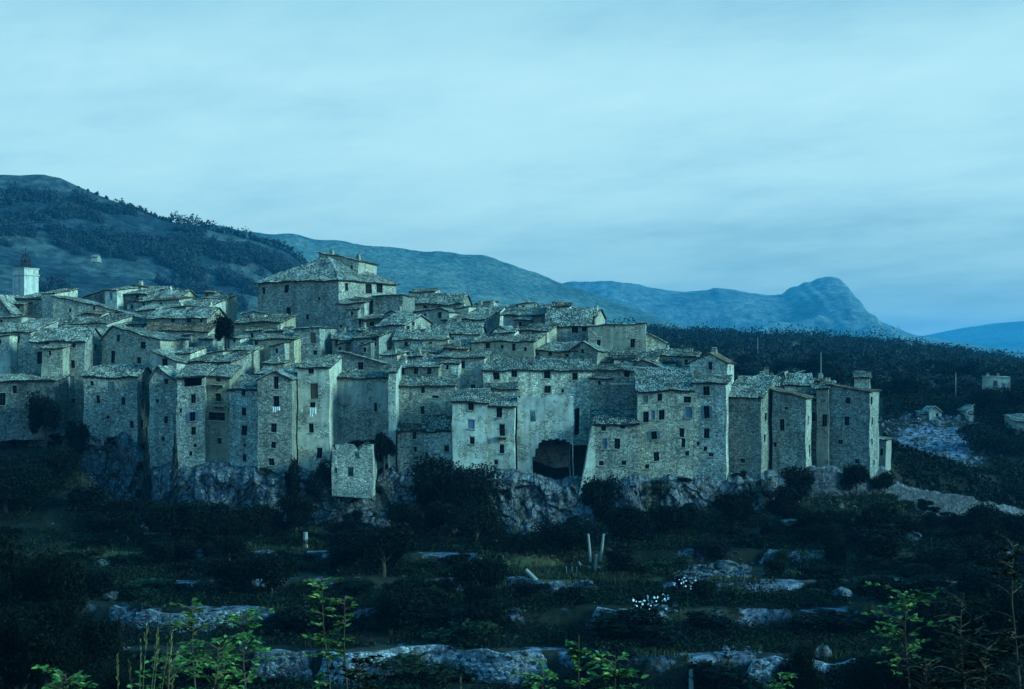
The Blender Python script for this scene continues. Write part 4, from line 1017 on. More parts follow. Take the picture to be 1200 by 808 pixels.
# trees that can be told apart
tree_px(531, 530, 632, 88, 181, 'big', 'biggest dark tree, spreading at the cliff foot below the pale plastered twins', deep=False)
tree_px(503, 548, 620, 46, 183, 'med', 'lower dark tree crowding the left side of the biggest dark tree')
tree_px(700, 556, 618, 44, 182, 'med', 'dark tree at the cliff foot below the small house with buttress')
tree_px(652, 604, 668, 92, 165, 'big', 'wide dark tree on the terrace left of the two white posts')
tree_px(785, 590, 640, 62, 174, 'med', 'dark round tree at the foot of the cliff below the many-windowed house')
tree_px(742, 600, 650, 60, 170, 'med', 'dark tree between the two posts and the round tree')
tree_px(935, 540, 592, 44, 187, 'med', 'dark round bush-like tree below the square framed-window house')
tree_px(1003, 542, 580, 36, 193, 'med', 'dark round tree against the wall below the tall dark end house')
tree_px(1036, 552, 580, 26, 196, 'med', 'smaller dark tree just left of the sloping wall')
tree_px(265, 366, 412, 27, 215, 'med', 'dark tree growing among the roofs beside the drying balcony', deep=False)
tree_px(450, 505, 556, 26, 191, 'med', 'dark tree in the gap between the low ruin and the annexes', deep=False)
tree_px(424, 513, 530, 34, 193.5, 'med', 'dark shrubby tree growing behind the wall head of the ruin', deep=False)
tree_px(376, 538, 578, 30, 189, 'med', 'dark tree left of the roofless ruin')
tree_px(54, 458, 506, 36, 203, 'med', 'dark tree against the long low wall at far left')
tree_px(92, 485, 512, 26, 200, 'med', 'small dark tree below the broad roofed grey house')
tree_px(205, 512, 585, 15, 192, 'cyp', 'narrow dark conifer beside the rounded bastion', name='cypress')
tree_px(172, 505, 560, 14, 194, 'cyp', 'dark conifer left of the rounded bastion', name='cypress')
tree_px(345, 528, 556, 22, 188.5, 'med', 'small dark tree at the foot of the slender gable tower')
tree_px(232, 590, 645, 72, 172, 'big', 'broad dark tree below the ochre balcony house')
tree_px(165, 585, 625, 40, 176, 'med', 'dark tree at the left foot of the cliff')
tree_px(40, 520, 600, 92, 188, 'big', 'large dark tree mass on the slope below the long low wall')
tree_px(5, 520, 620, 90, 180, 'big', 'large dark tree at the left edge below the village')
tree_px(100, 560, 620, 52, 180, 'med', 'dark tree right of the large dark tree mass')
tree_px(420, 622, 665, 60, 168, 'med', 'dark tree on the terrace below the ruin')
tree_px(480, 632, 672, 66, 166, 'med', 'dark tree on the terrace below the annexes')
tree_px(590, 628, 668, 60, 166, 'med', 'dark tree on the terrace right of the biggest tree')
tree_px(830, 628, 668, 60, 165, 'med', 'dark tree just above the small scree patch')
tree_px(880, 625, 668, 56, 168, 'med', 'dark tree right of the small scree patch')
tree_px(955, 600, 640, 60, 175, 'med', 'dark tree on the grassy bank below the round bush-like tree')
tree_px(1035, 610, 660, 70, 160, 'med', 'dark tree on the right-hand terraces below the sloping wall')
tree_px(1120, 548, 600, 60, 240, 'med', 'dark green tree beyond the right end of the sloping wall')
tree_px(1170, 500, 560, 70, 285, 'big', 'large dark tree below the white huts at the right')
tree_px(1062, 530, 570, 36, 250, 'med', 'dark tree between the last pale house and the blue scree')
tree_px(1190, 560, 620, 60, 235, 'big', 'dark tree at the right edge behind the wall end')
tree_px(1158, 452, 482, 44, 318, 'big', 'dark tree in front of the square villa')
tree_px(1190, 450, 482, 40, 325, 'med', 'dark tree right of the square villa')
tree_px(1118, 482, 516, 34, 318, 'med', 'dark tree between the white farmhouse and the white hut')
tree_px(1145, 496, 530, 40, 300, 'med', 'dark tree below the white hut with slanting roof')
tree_px(818, 375, 392, 14, 860, 'med', 'rounded tree standing on the grove skyline nearest the village', deep=False) if False else None
# near dark wood at the bottom left corner
for px, yt, w_, Y_, lab in ((-20, 600, 150, 105, 'tall dark tree at the bottom left corner'), (55, 625, 130, 100, 'second tall dark tree, right of the corner tree'),
                            (20, 690, 150, 84, 'nearer dark tree filling the bottom left corner'), (100, 700, 90, 92, 'lower dark tree at the right end of the corner wood'),
                            (130, 765, 90, 84, 'small dark tree at the foot of the corner wood')):
    x, y, zt = at(px, yt, Y_); zb_ = gz(x, y); tree(x, y, w_*Y_/F*1.1, (zt-zb_), 'near', lab)
for px, yt, w_, Y_, lab in ((1190, 655, 130, 96, 'tall dark tree at the bottom right corner'), (1120, 700, 100, 98, 'dark tree left of the corner tree at lower right'),
                            (1150, 750, 130, 82, 'low dark tree in front at the lower right'), (1040, 745, 90, 100, 'dark small tree on the lowest terrace at right'), (930, 742, 70, 108, 'dark small tree at the bottom right of centre')):
    x, y, zt = at(px, yt, Y_); zb_ = gz(x, y); tree(x, y, w_*Y_/F*1.1, (zt-zb_), 'near', lab)

g = random.Random(77); q = 0
while q < 74:      # small trees and tall scrub breaking up the terraces
    px = g.uniform(90, 1200); k = g.choice([1, 2, 3, 3, 4, 4, 4]); Y_ = EDGE[k][0]+g.uniform(-4, 6)
    if 590 < px < 720 or 795 < px < 895 and k in (2, 3) or px < 340 and k == 1: continue
    w_ = g.uniform(2.8, 6.5); tree((px-CX)/F*Y_, Y_, w_, w_*g.uniform(.65, 1.0), 'med', 'small dark tree growing on the terraces', 'small trees on the terraces'); q += 1
# bushes on the terraces and along the cliff foot: nothing tells most of them apart
g = random.Random(5); nb = 0
for i_, m_ in enumerate(SHR[3:]): m_.materials[0] = M['leafm']
TG = 'dark bushes scattered over the terraces'
while nb < 195:
    px = g.uniform(-20, 1220); k = g.choice([0, 0, 1, 1, 1, 2, 2, 2, 3, 3, 3, 4, 4]); Y_ = EDGE[k][0]; x = (px-CX)/F*Y_
    Y_ = float(edge_y(k, x))-g.uniform(.9, 2.6) if g.random() < .8 else Y_+g.uniform(3, 7)
    x = (px-CX)/F*Y_; h_ = (EDGE[k][2]-EDGE[k][1])*g.uniform(.8, 1.3)+g.uniform(.2, 1.1); w_ = h_*g.uniform(1.5, 3.2)
    pyb = HY-gz(x, Y_)*F/Y_; pyt = pyb-h_*F/Y_
    if k == 0 and (285 < px < 650 or 865 < px < 1005) and g.random() < .93: continue
    if k == 1 and (112 < px < 335) and g.random() < .9: continue
    if k == 2 and (485 < px < 710) and g.random() < .35: continue
    if 600 < px < 718 and 150 < Y_ < 164: continue
    if 800 < px < 900 and 145 < Y_ < 166: continue
    shrub(x, Y_, w_, h_, 'dark rounded bush on the terraces below the village', TG, sink=.25); nb += 1
for i in range(12):
    px = 1050+i*4+i*10+g.uniform(-4, 4); a_ = float(np.interp(px, [943, 1040, 1100, 1146, 1212], [191, 199, 208, 215, 224])); Y_ = a_-g.uniform(2, 5); w_ = g.uniform(2, 4.5)
    shrub((px-CX)/F*Y_, Y_, w_, w_*g.uniform(.5, .8), 'dark bush along the foot of the sloping stone wall', 'bushes under the sloping wall', sink=.2)
for i in range(24):
    px = g.choice([g.uniform(290, 650), g.uniform(290, 650), g.uniform(868, 1000), g.uniform(118, 330)]); k = 1 if px < 285 else 0; x = (px-CX)/F*EDGE[k][0]
    Y_ = float(edge_y(k, x))-g.uniform(1.4, 2.4); w_ = g.uniform(1.0, 2.4); shrub((px-CX)/F*Y_, Y_, w_, w_*g.uniform(.4, .65), 'small dark bush at the foot of a pale terrace wall', 'small bushes under the terrace walls', sink=.15)
g = random.Random(9)
for i in range(62):     # cliff ledge scrub
    px = g.choice([g.uniform(-10, 170), g.uniform(170, 480), g.uniform(470, 900), g.uniform(560, 1040)]); yf = float(lerp(YF, px)); tpy = float(lerp(TOPPY, px)); bpy_ = float(lerp(BASEPY, px))
    f_ = g.random(); py = tpy+4+(bpy_-tpy)*f_ ; Y_ = yf-.35-2.6*f_**1.3-1.2
    x, y, z = at(px, py, Y_); w_ = g.uniform(.8, 3.0)
    shrub(x, y, w_, w_*g.uniform(.5, .9), 'dark scrub clinging to the pale cliff under the houses', 'scrub on the cliff face', zb=z, sink=.4)

# ------------------------------------------------------------------ groves and woods
g = random.Random(21); n = 0
while n < 160:
    px = g.uniform(770, 1260); Y_ = 285+(g.random()**.8)*190
    if px < 1170 and px > 1020 and Y_ < 336: continue
    x = (px-CX)/F*Y_; w_ = g.uniform(6, 10)
    if abs(px-1095) < 22 and 325 < Y_ < 350 or abs(px-1137) < 10 and 325 < Y_ < 350 or abs(px-1168) < 24 and 330 < Y_ < 356: continue
    if 1085 < px < 1145 and Y_ < 340: continue
    tree(x, Y_, w_, w_*g.uniform(.6, .85), 'olv' if g.random() < .7 else 'med', 'rounded grove tree on the slope right of the village', 'grove trees beyond the village', name='olive_tree'); n += 1

def mass(name, pts, nleaf, leaf, mat, seed, label, cone=.0):
    """many far crowns in one mesh; pts rows: x, y, z, width, height"""
    g = np.random.default_rng(seed); pts = np.array(pts); m = len(pts)
    d = g.normal(size=(m, nleaf, 3)); d /= np.linalg.norm(d, axis=2)[:, :, None]
    rr = g.random((m, nleaf))**.4*.5; P = d*rr[:, :, None]
    lob = g.normal(0, .13, size=(m, 4, 3)); idx = g.integers(0, 4, (m, nleaf)); P = P*.8+np.take_along_axis(lob, idx[:, :, None].repeat(3, 2), 1)
    tip = (g.random(m) < cone)[:, None]; P[:, :, 0] = np.where(tip, P[:, :, 0]*(.75-P[:, :, 2]), P[:, :, 0]); P[:, :, 1] = np.where(tip, P[:, :, 1]*(.75-P[:, :, 2]), P[:, :, 1])
    W = pts[:, 3][:, None]; Hh = pts[:, 4][:, None]
    Pw = np.stack([pts[:, 0][:, None]+P[:, :, 0]*W, pts[:, 1][:, None]+P[:, :, 1]*W, pts[:, 2][:, None]+(P[:, :, 2]+.45)*Hh], 2).reshape(-1, 3)
    V, Fq = leaves(Pw, leaf, g, 1.2)
    r_ = np.repeat(np.clip(g.random(m), 0, 1), nleaf)*.6+.4*g.random(m*nleaf)
    o = link(name, npmesh(name, V, Fq, M[mat], r_)); prop(o, label, 'woodland', kind='stuff'); return o
g = np.random.default_rng(33); pts = []
while len(pts) < 2300:
    px = g.uniform(640, 1420); Y_ = 430+(g.random()**.75)*480; x = (px-CX)/F*Y_
    if nz(x/38, Y_/38, 61) < .3: continue
    if any(abs(px-a) < 7 and abs(Y_-b) < 60 and Y_ < b+5 for a, b in ((933, 720), (1067, 830), (1086, 700))): continue
    w_ = g.uniform(6, 11); pts.append((x, Y_, gz(x, Y_)-.6, w_, w_*g.uniform(.55, .85)))
for px in np.arange(640, 1420, 3.2):
    Y_ = 895+g.uniform(-12, 12); x = (px-CX)/F*Y_; w_ = g.uniform(7, 15)*(1.5 if g.random() < .08 else 1); pts.append((x, Y_, gz(x, Y_)-.6, w_, w_*g.uniform(.5, .8)))
mass('grove', pts, 90, .68, 'leafo', 3, 'far olive grove covering the slope behind the village')
g = np.random.default_rng(35); pts = []
while len(pts) < 3900:
    px = g.uniform(-120, 420); Y_ = g.uniform(640, 1245); x = (px-CX)/F*1250*(Y_/1250); z = float(hA(x, Y_)); py = HY-z*F/Y_
    line = 232+px*.17; q = .5*nz(x/75, Y_/34, 71)+.5*nz(x/17, Y_/15, 72)
    dens = math.exp(-((py-(line+28))/20)**2)*.30+.30+.10*(px > 205)*(py < 330)-.05*(py > 300)
    if q > dens*.98 or nz(x/30, Y_/9, 73) > .78: continue
    if abs(px-110) < 14 and abs(py-306) < 10 or (80 < px < 150 and 303 < py < 318): continue
    w_ = g.uniform(5, 11); pts.append((x, Y_, z-1, w_, w_*g.uniform(.6, 1.3)))
for px in list(np.arange(92, 130, 11))+list(np.arange(150, 360, 3.4)):
    Y_ = 1248; x = (px-CX)/F*Y_; w_ = g.uniform(5, 10)*(1.0 if px > 195 else .6); pts.append((x, Y_, float(hA(x, Y_))-1, w_, w_*g.uniform(.8, 1.4)))
mass('forest', pts, 64, .95, 'leafp', 4, 'dark woods banding the near hill behind the village', cone=.4)

# ------------------------------------------------------------------ terrace walls, rubble, undergrowth
def drywall(k, px0, px1, label, hh=0, top=.12, th=.6):
    Yk = EDGE[k][0]; x0 = (px0-CX)/F*Yk; x1 = (px1-CX)/F*Yk; n = max(3, int((x1-x0)/.3))
    X = np.linspace(x0, x1, n+1); Ye = edge_y(k, X)-.35
    zt = Gz(X, Ye+1.3)+top+.12*np.sin(X*1.7)+.1*nz(X/.45, 0*X, 5); zb_ = Gz(X, Ye-1.2)-.4
    taper = np.clip(np.minimum(X-x0, x1-X)/.9+.4*nz(X/.8, 0*X, 3), .3, 1)*np.clip(.78+.5*nz(X/2.2, 0*X, 9+k), .75, 1); zt = zb_+.4+(zt-zb_-.4)*taper
    nv_ = 7; V = []; 
    for j in range(nv_+1):
        t = j/nv_; z = zb_+(zt-zb_)*t; y = Ye-.45*(1-t)-.14*nz(X/.4, z/.28, 8+k)
        V.append(np.stack([X, y, z], 1))
    V.append(np.stack([X, Ye+th, zt-.03], 1)); V.append(np.stack([X, Ye+th+.1, zb_], 1))
    nv_ = len(V); V = np.vstack(V); ii = np.arange(len(V)).reshape(nv_, n+1)
    Fq = np.stack([ii[:-1, :-1].ravel(), ii[:-1, 1:].ravel(), ii[1:, 1:].ravel(), ii[1:, :-1].ravel()], 1)
    g_ = np.random.default_rng(k*50+int(px0)); m_ = int((x1-x0)*2.0*3.2); Vs, Fs = [V], [Fq]; nb_ = len(V)
    for _ in range(m_):     # single stones standing proud of the face and loose on top
        i_ = g_.integers(0, n); t_ = g_.random()**.8; sx, sz, sy = g_.uniform(.1, .3), g_.uniform(.06, .15), g_.uniform(.08, .2)
        c_ = np.array([X[i_], Ye[i_]-.45*(1-t_)-.05, zb_[i_]+(zt[i_]-zb_[i_])*t_])
        q_ = np.array([(-1,-1,-1),(1,-1,-1),(1,1,-1),(-1,1,-1),(-1,-1,1),(1,-1,1),(1,1,1),(-1,1,1)])*np.array([sx, sy, sz])*(1+.22*g_.normal(size=(8, 3)))+c_
        Vs.append(q_); Fs.append(np.array([(0,3,2,1),(4,5,6,7),(0,1,5,4),(1,2,6,5),(2,3,7,6),(3,0,4,7)])+nb_); nb_ += 8
    V = np.vstack(Vs); Fq = np.vstack(Fs)
    c0 = V.mean(0)*np.array([1, 1, 0]); 
    o = link('terrace_wall', npmesh('terrace_wall', V-c0, Fq, M['drystone']), None, tuple(c0)); prop(o, label, 'terrace wall', 'dry-stone terrace walls')
drywall(0, 372, 645, 'longest pale dry-stone terrace wall, along the bottom centre')
drywall(0, 290, 366, 'short pale terrace wall left of the longest one, behind the sapling')
drywall(0, 868, 1000, 'pale broken terrace wall at the bottom right of centre')
drywall(1, 118, 330, 'pale dry-stone wall below the brown grassy terrace at left')
drywall(1, 690, 790, 'overgrown terrace wall under the white blossoms')
drywall(2, 488, 702, 'thin pale ledge wall below the fallen white log', top=.02)
drywall(2, 1060, 1200, 'rough pale wall on the right-hand terraces, lower one')
drywall(3, 195, 330, 'pale strip of wall under the broad dark tree at left')
drywall(3, 895, 940, 'short pale block of wall on the bank below the round trees')
drywall(3, 1070, 1190, 'rough pale wall on the right-hand terraces, upper one')
drywall(4, 560, 760, 'low terrace wall at the foot of the middle cliff')
# the sloping wall running down right from the village
pw = [(943, 548, 191), (975, 553, 192), (1000, 557, 194), (1035, 566, 198), (1065, 574, 203), (1100, 579, 208), (1140, 582, 214), (1146, 590, 215), (1175, 600, 219), (1212, 608, 224)]
V = []; 
P2 = []
for a, b in zip(pw[:-1], pw[1:]):
    for q in range(8): P2.append(tuple(a[i]+(b[i]-a[i])*q/8 for i in range(3)))
P2.append(pw[-1]); rows = []
for j in range(8):
    row = []
    for i, (px, py, Y_) in enumerate(P2):
        x, y, z = at(px, py, Y_); z += .25*math.sin(i*.9)*.4+.12*rng.random() if j >= 6 else 0
        zb_ = z-4.6; t = min(j, 6)/6
        row.append((x, y-.5*(1-t)-.12*rng.random()+(.8 if j == 7 else 0), zb_+(z-zb_)*t))
    rows.append(row)
rows.append([(p[0], p[1]+.1, p[2]-4) for p in rows[-1]])
V = np.array(rows).reshape(-1, 3); ii = np.arange(len(V)).reshape(9, len(P2))
Fq = np.stack([ii[:-1, :-1].ravel(), ii[:-1, 1:].ravel(), ii[1:, 1:].ravel(), ii[1:, :-1].ravel()], 1)
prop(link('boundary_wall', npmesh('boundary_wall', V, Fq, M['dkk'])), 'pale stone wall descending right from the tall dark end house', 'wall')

def rock_mesh(seed):
    import bmesh
    bm = bmesh.new(); bmesh.ops.create_icosphere(bm, subdivisions=2, radius=.5); g = random.Random(seed)
    ax = [Vector((g.uniform(-1, 1), g.uniform(-1, 1), g.uniform(-1, 1))).normalized() for _ in range(9)]
    for v in bm.verts:
        for a in ax:
            d = v.co.dot(a)
            if d > .33: v.co -= a*(d-.33)*.85
        v.co *= 1+.07*g.uniform(-1, 1)
    me = bpy.data.meshes.new('boulder'); bm.to_mesh(me); bm.free(); me.materials.append(M['rock']); return me
RK = [rock_mesh(s) for s in range(4)]
def boulder(px, py, Y_, w, h, label, group=None):
    x, y, z = at(px, py, Y_); zb_ = gz(x, y)
    o = link('boulder', rng.choice(RK), None, (x, y, zb_+h*.3)); o.scale = (w, w*.8, h); o.rotation_euler = (0, 0, rng.uniform(0, 6)); prop(o, label, 'boulder', group)
for a in ((211, 628, 176, 3.2, 3.0, 'large pale rock beside the broad dark tree at left'), (1068, 622, 172, 3.0, 2.2, 'pale boulder topmost on the right-hand terraces'),
          (1142, 612, 180, 2.4, 3.0, 'pale boulder right of the topmost terrace boulder'), (985, 683, 146, 3.2, 1.6, 'flat pale boulder in the dark right-hand slope'),
          (730, 737, 134, 1.0, 1.5, 'small upright pale rock below the white blossoms'), (40, 548, 195, 4.5, 1.6, 'long pale slab of rock on the slope at far left'),
          (120, 655, 160, 2.5, 1.5, 'pale rock at the edge of the brown grassy terrace'), (925, 610, 176, 3.2, 1.2, 'flat grey rock on the bank right of the cliff'),
          (130, 700, 146, 2.4, 1.3, 'pale rock above the left-hand dry-stone wall'), (965, 795, 126, 2.2, 1.6, 'pale rock on the broken wall at bottom right'),
          (1155, 600, 188, 3.0, 1.4, 'long pale rock just below the wall end at right'), (290, 640, 168, 1.6, 1.2, 'pale rock at the strip of wall under the tree'),
          (850, 672, 158, 3.4, 1.6, 'pale grey outcrop in the middle of the small scree patch')):
    boulder(*a)
def rubble(name, fn, n, s0, s1, seed, label):
    g = np.random.default_rng(seed); base = np.array([v.co[:] for v in RK[0].vertices]); fa = np.array([p.vertices[:] for p in RK[0].polygons])
    import bmesh
    bm = bmesh.new(); bmesh.ops.create_icosphere(bm, subdivisions=1, radius=.5); base = np.array([v.co[:] for v in bm.verts]); fa = np.array([[v.index for v in f.verts] for f in bm.faces]); bm.free()
    Vs, Fs = [], []
    k = 0; tries = 0
    while k < n and tries < n*30:
        tries += 1; q = fn(g)
        if q is None: continue
        s = g.uniform(s0, s1)*(1+1.5*(g.random() > .93)); b = base*(s*g.uniform(.6, 1.3, 3))*(1+.25*g.normal(size=(len(base), 1))); a = g.uniform(0, 6.28); ca_, sa_ = cos(a), sin(a)
        b = np.stack([b[:, 0]*ca_-b[:, 1]*sa_, b[:, 0]*sa_+b[:, 1]*ca_, b[:, 2]*.7], 1)
        Vs.append(b+np.array([q[0], q[1], gz(q[0], q[1])+s*.1])); Fs.append(fa+k*len(base)); k += 1
    prop(link(name, npmesh(name, np.vstack(Vs), np.vstack(Fs), M['rock'])), label, 'rubble', kind='stuff')
def in_px(x0, x1, y0, y1): 
    def f(g):
        px = g.uniform(x0, x1); y = g.uniform(y0, y1); return ((px-CX)/F*y, y)
    return f
def terr(g):
    px = g.uniform(0, 1200); y = g.uniform(120, 182); x = (px-CX)/F*y
    return (x, y) if nz(x/5, y/5, 91) > .74 else None
rubble('rubble', terr, 1500, .1, .38, 1, 'loose pale stones strewn over the terraces')
rubble('scree', in_px(790, 880, 151, 163), 700, .15, .5, 2, 'small patch of pale scree on the terraces right of centre')
rubble('scree', in_px(105, 185, 180, 199), 700, .2, .8, 3, 'tumbled pale rock below the broad grey house at left')
rubble('scree', in_px(1030, 1155, 262, 318), 1500, .2, .75, 4, 'blue-grey scree bank beyond the end of the village')
rubble('scree', in_px(925, 1010, 176, 190), 700, .12, .5, 6, 'stony bank between the two round trees')

def scatter(name, n, seed, fn, mat, label, cat, leaf=.16, tall=.5, blades=False):
    g = np.random.default_rng(seed); pts = fn(g, n); x, y = pts[:, 0], pts[:, 1]; z = Gz(x, y)
    if blades:
        m = len(x); a = g.uniform(0, pi, m); h = tall*(.5+g.random(m)); w = .05+.05*g.random(m); lx, ly = g.normal(0, .25, (2, m))*h
        V = np.empty((m, 4, 3)); V[:, 0] = np.stack([x-w*np.cos(a), y-w*np.sin(a), z-.05], 1); V[:, 1] = np.stack([x+w*np.cos(a), y+w*np.sin(a), z-.05], 1)
        V[:, 2] = np.stack([x+lx+.01, y+ly, z+h], 1); V[:, 3] = np.stack([x+lx-.01, y+ly, z+h], 1); V = V.reshape(-1, 3); Fq = np.arange(4*m).reshape(m, 4); r_ = g.random(m)
    else:
        P = np.stack([x, y, z+g.random(len(x))**1.5*tall], 1); V, Fq = leaves(P, leaf, g); r_ = g.random(len(x))
    prop(link(name, npmesh(name, V, Fq, M[mat], r_)), label, cat, kind='stuff')
def under(g, n):
    px = g.uniform(-60, 1260, n*2); y = g.uniform(114, 200, n*2); x = (px-CX)/F*y; yf = lerp(YF, px)
    m = nz(x/4.5, y/4.5, 81)+.45*nz(x/1.5, y/1.5, 82)
    bare = ((px > 800) & (px < 895) & (y > 150) & (y < 166)) | ((px > 95) & (px < 190) & (y > 178)) | ((px > 620) & (px < 780) & (np.abs(y-156) < 4.5))
    for k in range(5):
        e_ = y-edge_y(k, x); m = m-.3*((e_ > -.3) & (e_ < 2.6)*1)
    ok = (m > .48) & (y < yf-3.5) & ~bare
    p = np.stack([x, y], 1)[ok]; return p[:n]
scatter('undergrowth', 230000, 3, under, 'leafd', 'dark brambles and scrub covering the terraces', 'undergrowth', .13, 1.1)
scatter('undergrowth', 70000, 23, lambda g, n: under(g, n*2)[::2], 'leafm', 'greener low scrub mixed into the brambles on the terraces', 'undergrowth', .15, .8)
def side(g, n):
    px = g.uniform(1035, 1420, n*2); y = g.uniform(208, 420, n*2); x = (px-CX)/F*y; yf = lerp(YF, px)
    ok = (nz(x/9, y/9, 84)+.5*nz(x/2.5, y/2.5, 85) > .5) & (y > yf+2) & ~((px > 1022) & (px < 1168) & ((px-1092)**2/68**2+(y-286)**2/34**2 < 1) & (nz(x/6, y/6, 86) < .86)); return np.stack([x, y], 1)[ok][:n]
scatter('undergrowth', 80000, 13, side, 'leafd', 'dark scrub covering the slope beyond the end of the village', 'undergrowth', .34, 1.5)
def grs(g, n):
    px = g.uniform(-20, 1220, n*3); y = g.uniform(118, 195, n*3); x = (px-CX)/F*y; yf = lerp(YF, px)
    z1 = ((px > 560) & (px < 790) & (np.abs(y-156.5) < 4)) | ((px > 60) & (px < 200) & (y > 152) & (y < 168)) | ((px > 200) & (px < 360) & (np.abs(y-165) < 2)) | ((px > 930) & (y > 168)) | ((px > 880) & (np.abs(y-132) < 3)) | ((px > 1050) & (np.abs(y-156) < 3))
    ok = (z1 | (nz(x/6, y/6, 95) > .74)) & (y < yf-3.5); return np.stack([x, y], 1)[ok][:n]
scatter('grass', 60000, 5, grs, 'grassm', 'short dry grass on the open terrace treads', 'grass', tall=.45, blades=True)
def nearslope(g, n):
    y = g.uniform(3, 40, n)**1.0; x = (g.uniform(-100, 1300, n)-CX)/F*y; return np.stack([x, y], 1)
scatter('hillside_grass', 16000, 6, nearslope, 'grassm', 'grass on the near slope below the camera', 'grass', tall=.35, blades=True)

# blossoms on a bush, posts, log, reeds
def blossom_bush(px, py, Y_, w, n, label):
    x, y, z = at(px, py, Y_); r_ = prop(empty('flowering_bush', (x, y, gz(x, y)-.1)), label, 'bush')
    h = (z+w*.35)-gz(x, y); c_ = link('foliage', rng.choice(SHR), r_); c_.scale = (w, w*.8, max(1.0, h))
    g = np.random.default_rng(4); a = g.uniform(pi, 2*pi, n); rr = g.random(n)**.5
    P = np.stack([rr*np.cos(a)*w*.48, -np.abs(rr*np.sin(a))*w*.3-w*.14, h*(.35+.6*g.random(n))], 1); V, Fq = leaves(P, .13, g, 1.6)
    link('blossom', npmesh('blossom', V, Fq, M['flower']), r_)
blossom_bush(758, 710, 137, 4.4, 60, 'bush with clusters of white blossom in the middle of the dark terraces')
blossom_bush(800, 683, 148, 2.8, 30, 'sparse flowering bush up and right of the white blossom bush')
def post(px, y0, y1, Y_, r, label, tilt=0.0, name='white_post'):
    x, y, z0 = at(px, y1, Y_); h = (y1-y0)*Y_/F; mb = MB(); mb.tube([(0, 0, -.4), (tilt*h*.5, 0, h*.5), (tilt*h, 0, h)], [r, r*.95, r*.85], 8)
    o = mb.build(name, M['palewood']); o.location = (x, y, min(z0, gz(x, y)) if False else z0); prop(o, label, 'post', 'pale posts on the terraces')
post(692, 626, 654, 157.5, .15, 'left of the two close white posts on the terrace', -.1)
post(704, 626, 654, 157.5, .15, 'right of the two close white posts on the terrace', .12)
post(698, 650, 672, 157, .18, 'short pale stump below the two close white posts', .05)
post(358, 624, 641, 167, .3, 'squat pale pillar on the terrace below the low ruin')
post(810, 785, 812, 124, .22, 'pale post at the bottom edge right of centre')
for i, px in enumerate((665, 671, 677)):
    post(px, 664, 684, 156, .06, 'thin bleached stake in the row left of the white posts', rng.uniform(-.1, .1), 'stake')
x, y, z = at(628, 681, 152.5); mb = MB(); mb.tube([(-1.1, .3, 1.15), (-.1, 0, .2), (1.0, -.3, -.9)], [.22, .25, .2], 8); o = mb.build('fallen_log', M['palewood']); o.location = (x, y, z); prop(o, 'bleached white log lying aslant above the ledge wall', 'log')

# ------------------------------------------------------------------ foreground plants, a few metres from the camera
def leaf_poly(mb, p, d, n_, L, W, r):
    p = np.array(p); d = np.array(d, float); d /= np.linalg.norm(d); s = np.cross(d, n_); s /= (np.linalg.norm(s)+1e-6); up = np.cross(s, d)
    a = [p, p+d*L*.3+s*W*.5+up*L*.04, p+d*L*.65+s*W*.42+up*L*.02, p+d*L-up*L*.08, p+d*L*.65-s*W*.42+up*L*.02, p+d*L*.3-s*W*.5+up*L*.04]
    m0 = p+d*L*.3-up*L*.05; m1 = p+d*L*.65-up*L*.06
    mb.poly([a[0], a[1], m0], r); mb.poly([a[1], a[2], m1, m0], r); mb.poly([a[2], a[3], m1], r)
    mb.poly([a[0], m0, a[5]], r*.9); mb.poly([m0, m1, a[4], a[5]], r*.9); mb.poly([m1, a[3], a[4]], r*.9)
def sapling(px, ytop, Y_, width, nbr, L, label, mat='leafg', seed=0, lean=0.0, base=None, bare=.35, name='sapling', cat='sapling'):
    g = random.Random(seed); x, y, zt = at(px, ytop, Y_); zb_ = gz(x, y); h = zt-zb_
    r_ = prop(empty(name, (x, y, zb_)), label, cat)
    st = MB(); lf = MB(); n = 9
    stem = [(lean*h*(i/n)**2+.02*sin(i*1.3), .03*sin(i), h*i/n) for i in range(n+1)]
    st.tube([(0, 0, -.1)]+stem[1:], [.016]+[.014*(1-i/n)+.003 for i in range(1, n+1)], 6)
    vis = h-.229*0
    for b in range(nbr):
        t = 1-(1-bare)*(g.random()**1.1)*((b+1)/nbr)**.3; i = min(n-1, int(t*n)); f_ = t*n-i; q = [stem[i][k]+(stem[i+1][k]-stem[i][k])*f_ for k in range(3)]
        a = g.uniform(0, 2*pi); ln = width*(.35+.65*g.random())*(1.15-.5*t); dz = g.uniform(.1, .8)
        pts = [q]; 
        for s in range(1, 5): pts.append((q[0]+ln*s/4*cos(a+.1*s), q[1]+ln*s/4*sin(a+.1*s), q[2]+ln*dz*s/4-.02*s*s*ln))
        st.tube(pts, [.005, .004, .003, .002, .0015], 5)
        for s in range(1, 5):
            for side in (-1, 1, 0):
                if g.random() < .12: continue
                d = (cos(a+side*.9)+g.uniform(-.4, .4), sin(a+side*.9)+g.uniform(-.4, .4), g.uniform(-.3, .6)); leaf_poly(lf, pts[s], d, (g.uniform(-.6, .6), g.uniform(-.9, .1), 1), L*g.uniform(.45, 1.0), L*.42, g.random())
    st.build('stem', M['bark'], r_); lf.build('foliage', M[mat], r_)
sapling(390, 676, 7.5, .16, 22, .046, 'bright green leafy sapling, tallest of the near plants', seed=3, lean=-.02, bare=.72)
sapling(402, 700, 7.3, .16, 14, .042, 'thinner companion stem just right of the tallest sapling', seed=33, lean=.01, bare=.75)
sapling(228, 712, 7.0, .2, 26, .042, 'bright leafy bush at lower left with seed stalks beside it', seed=5, bare=.78, name='leafy_bush', cat='bush')
sapling(288, 722, 6.6, .22, 30, .042, 'leafy bush between the lower left bush and the tall sapling', seed=6, bare=.78, name='leafy_bush', cat='bush')
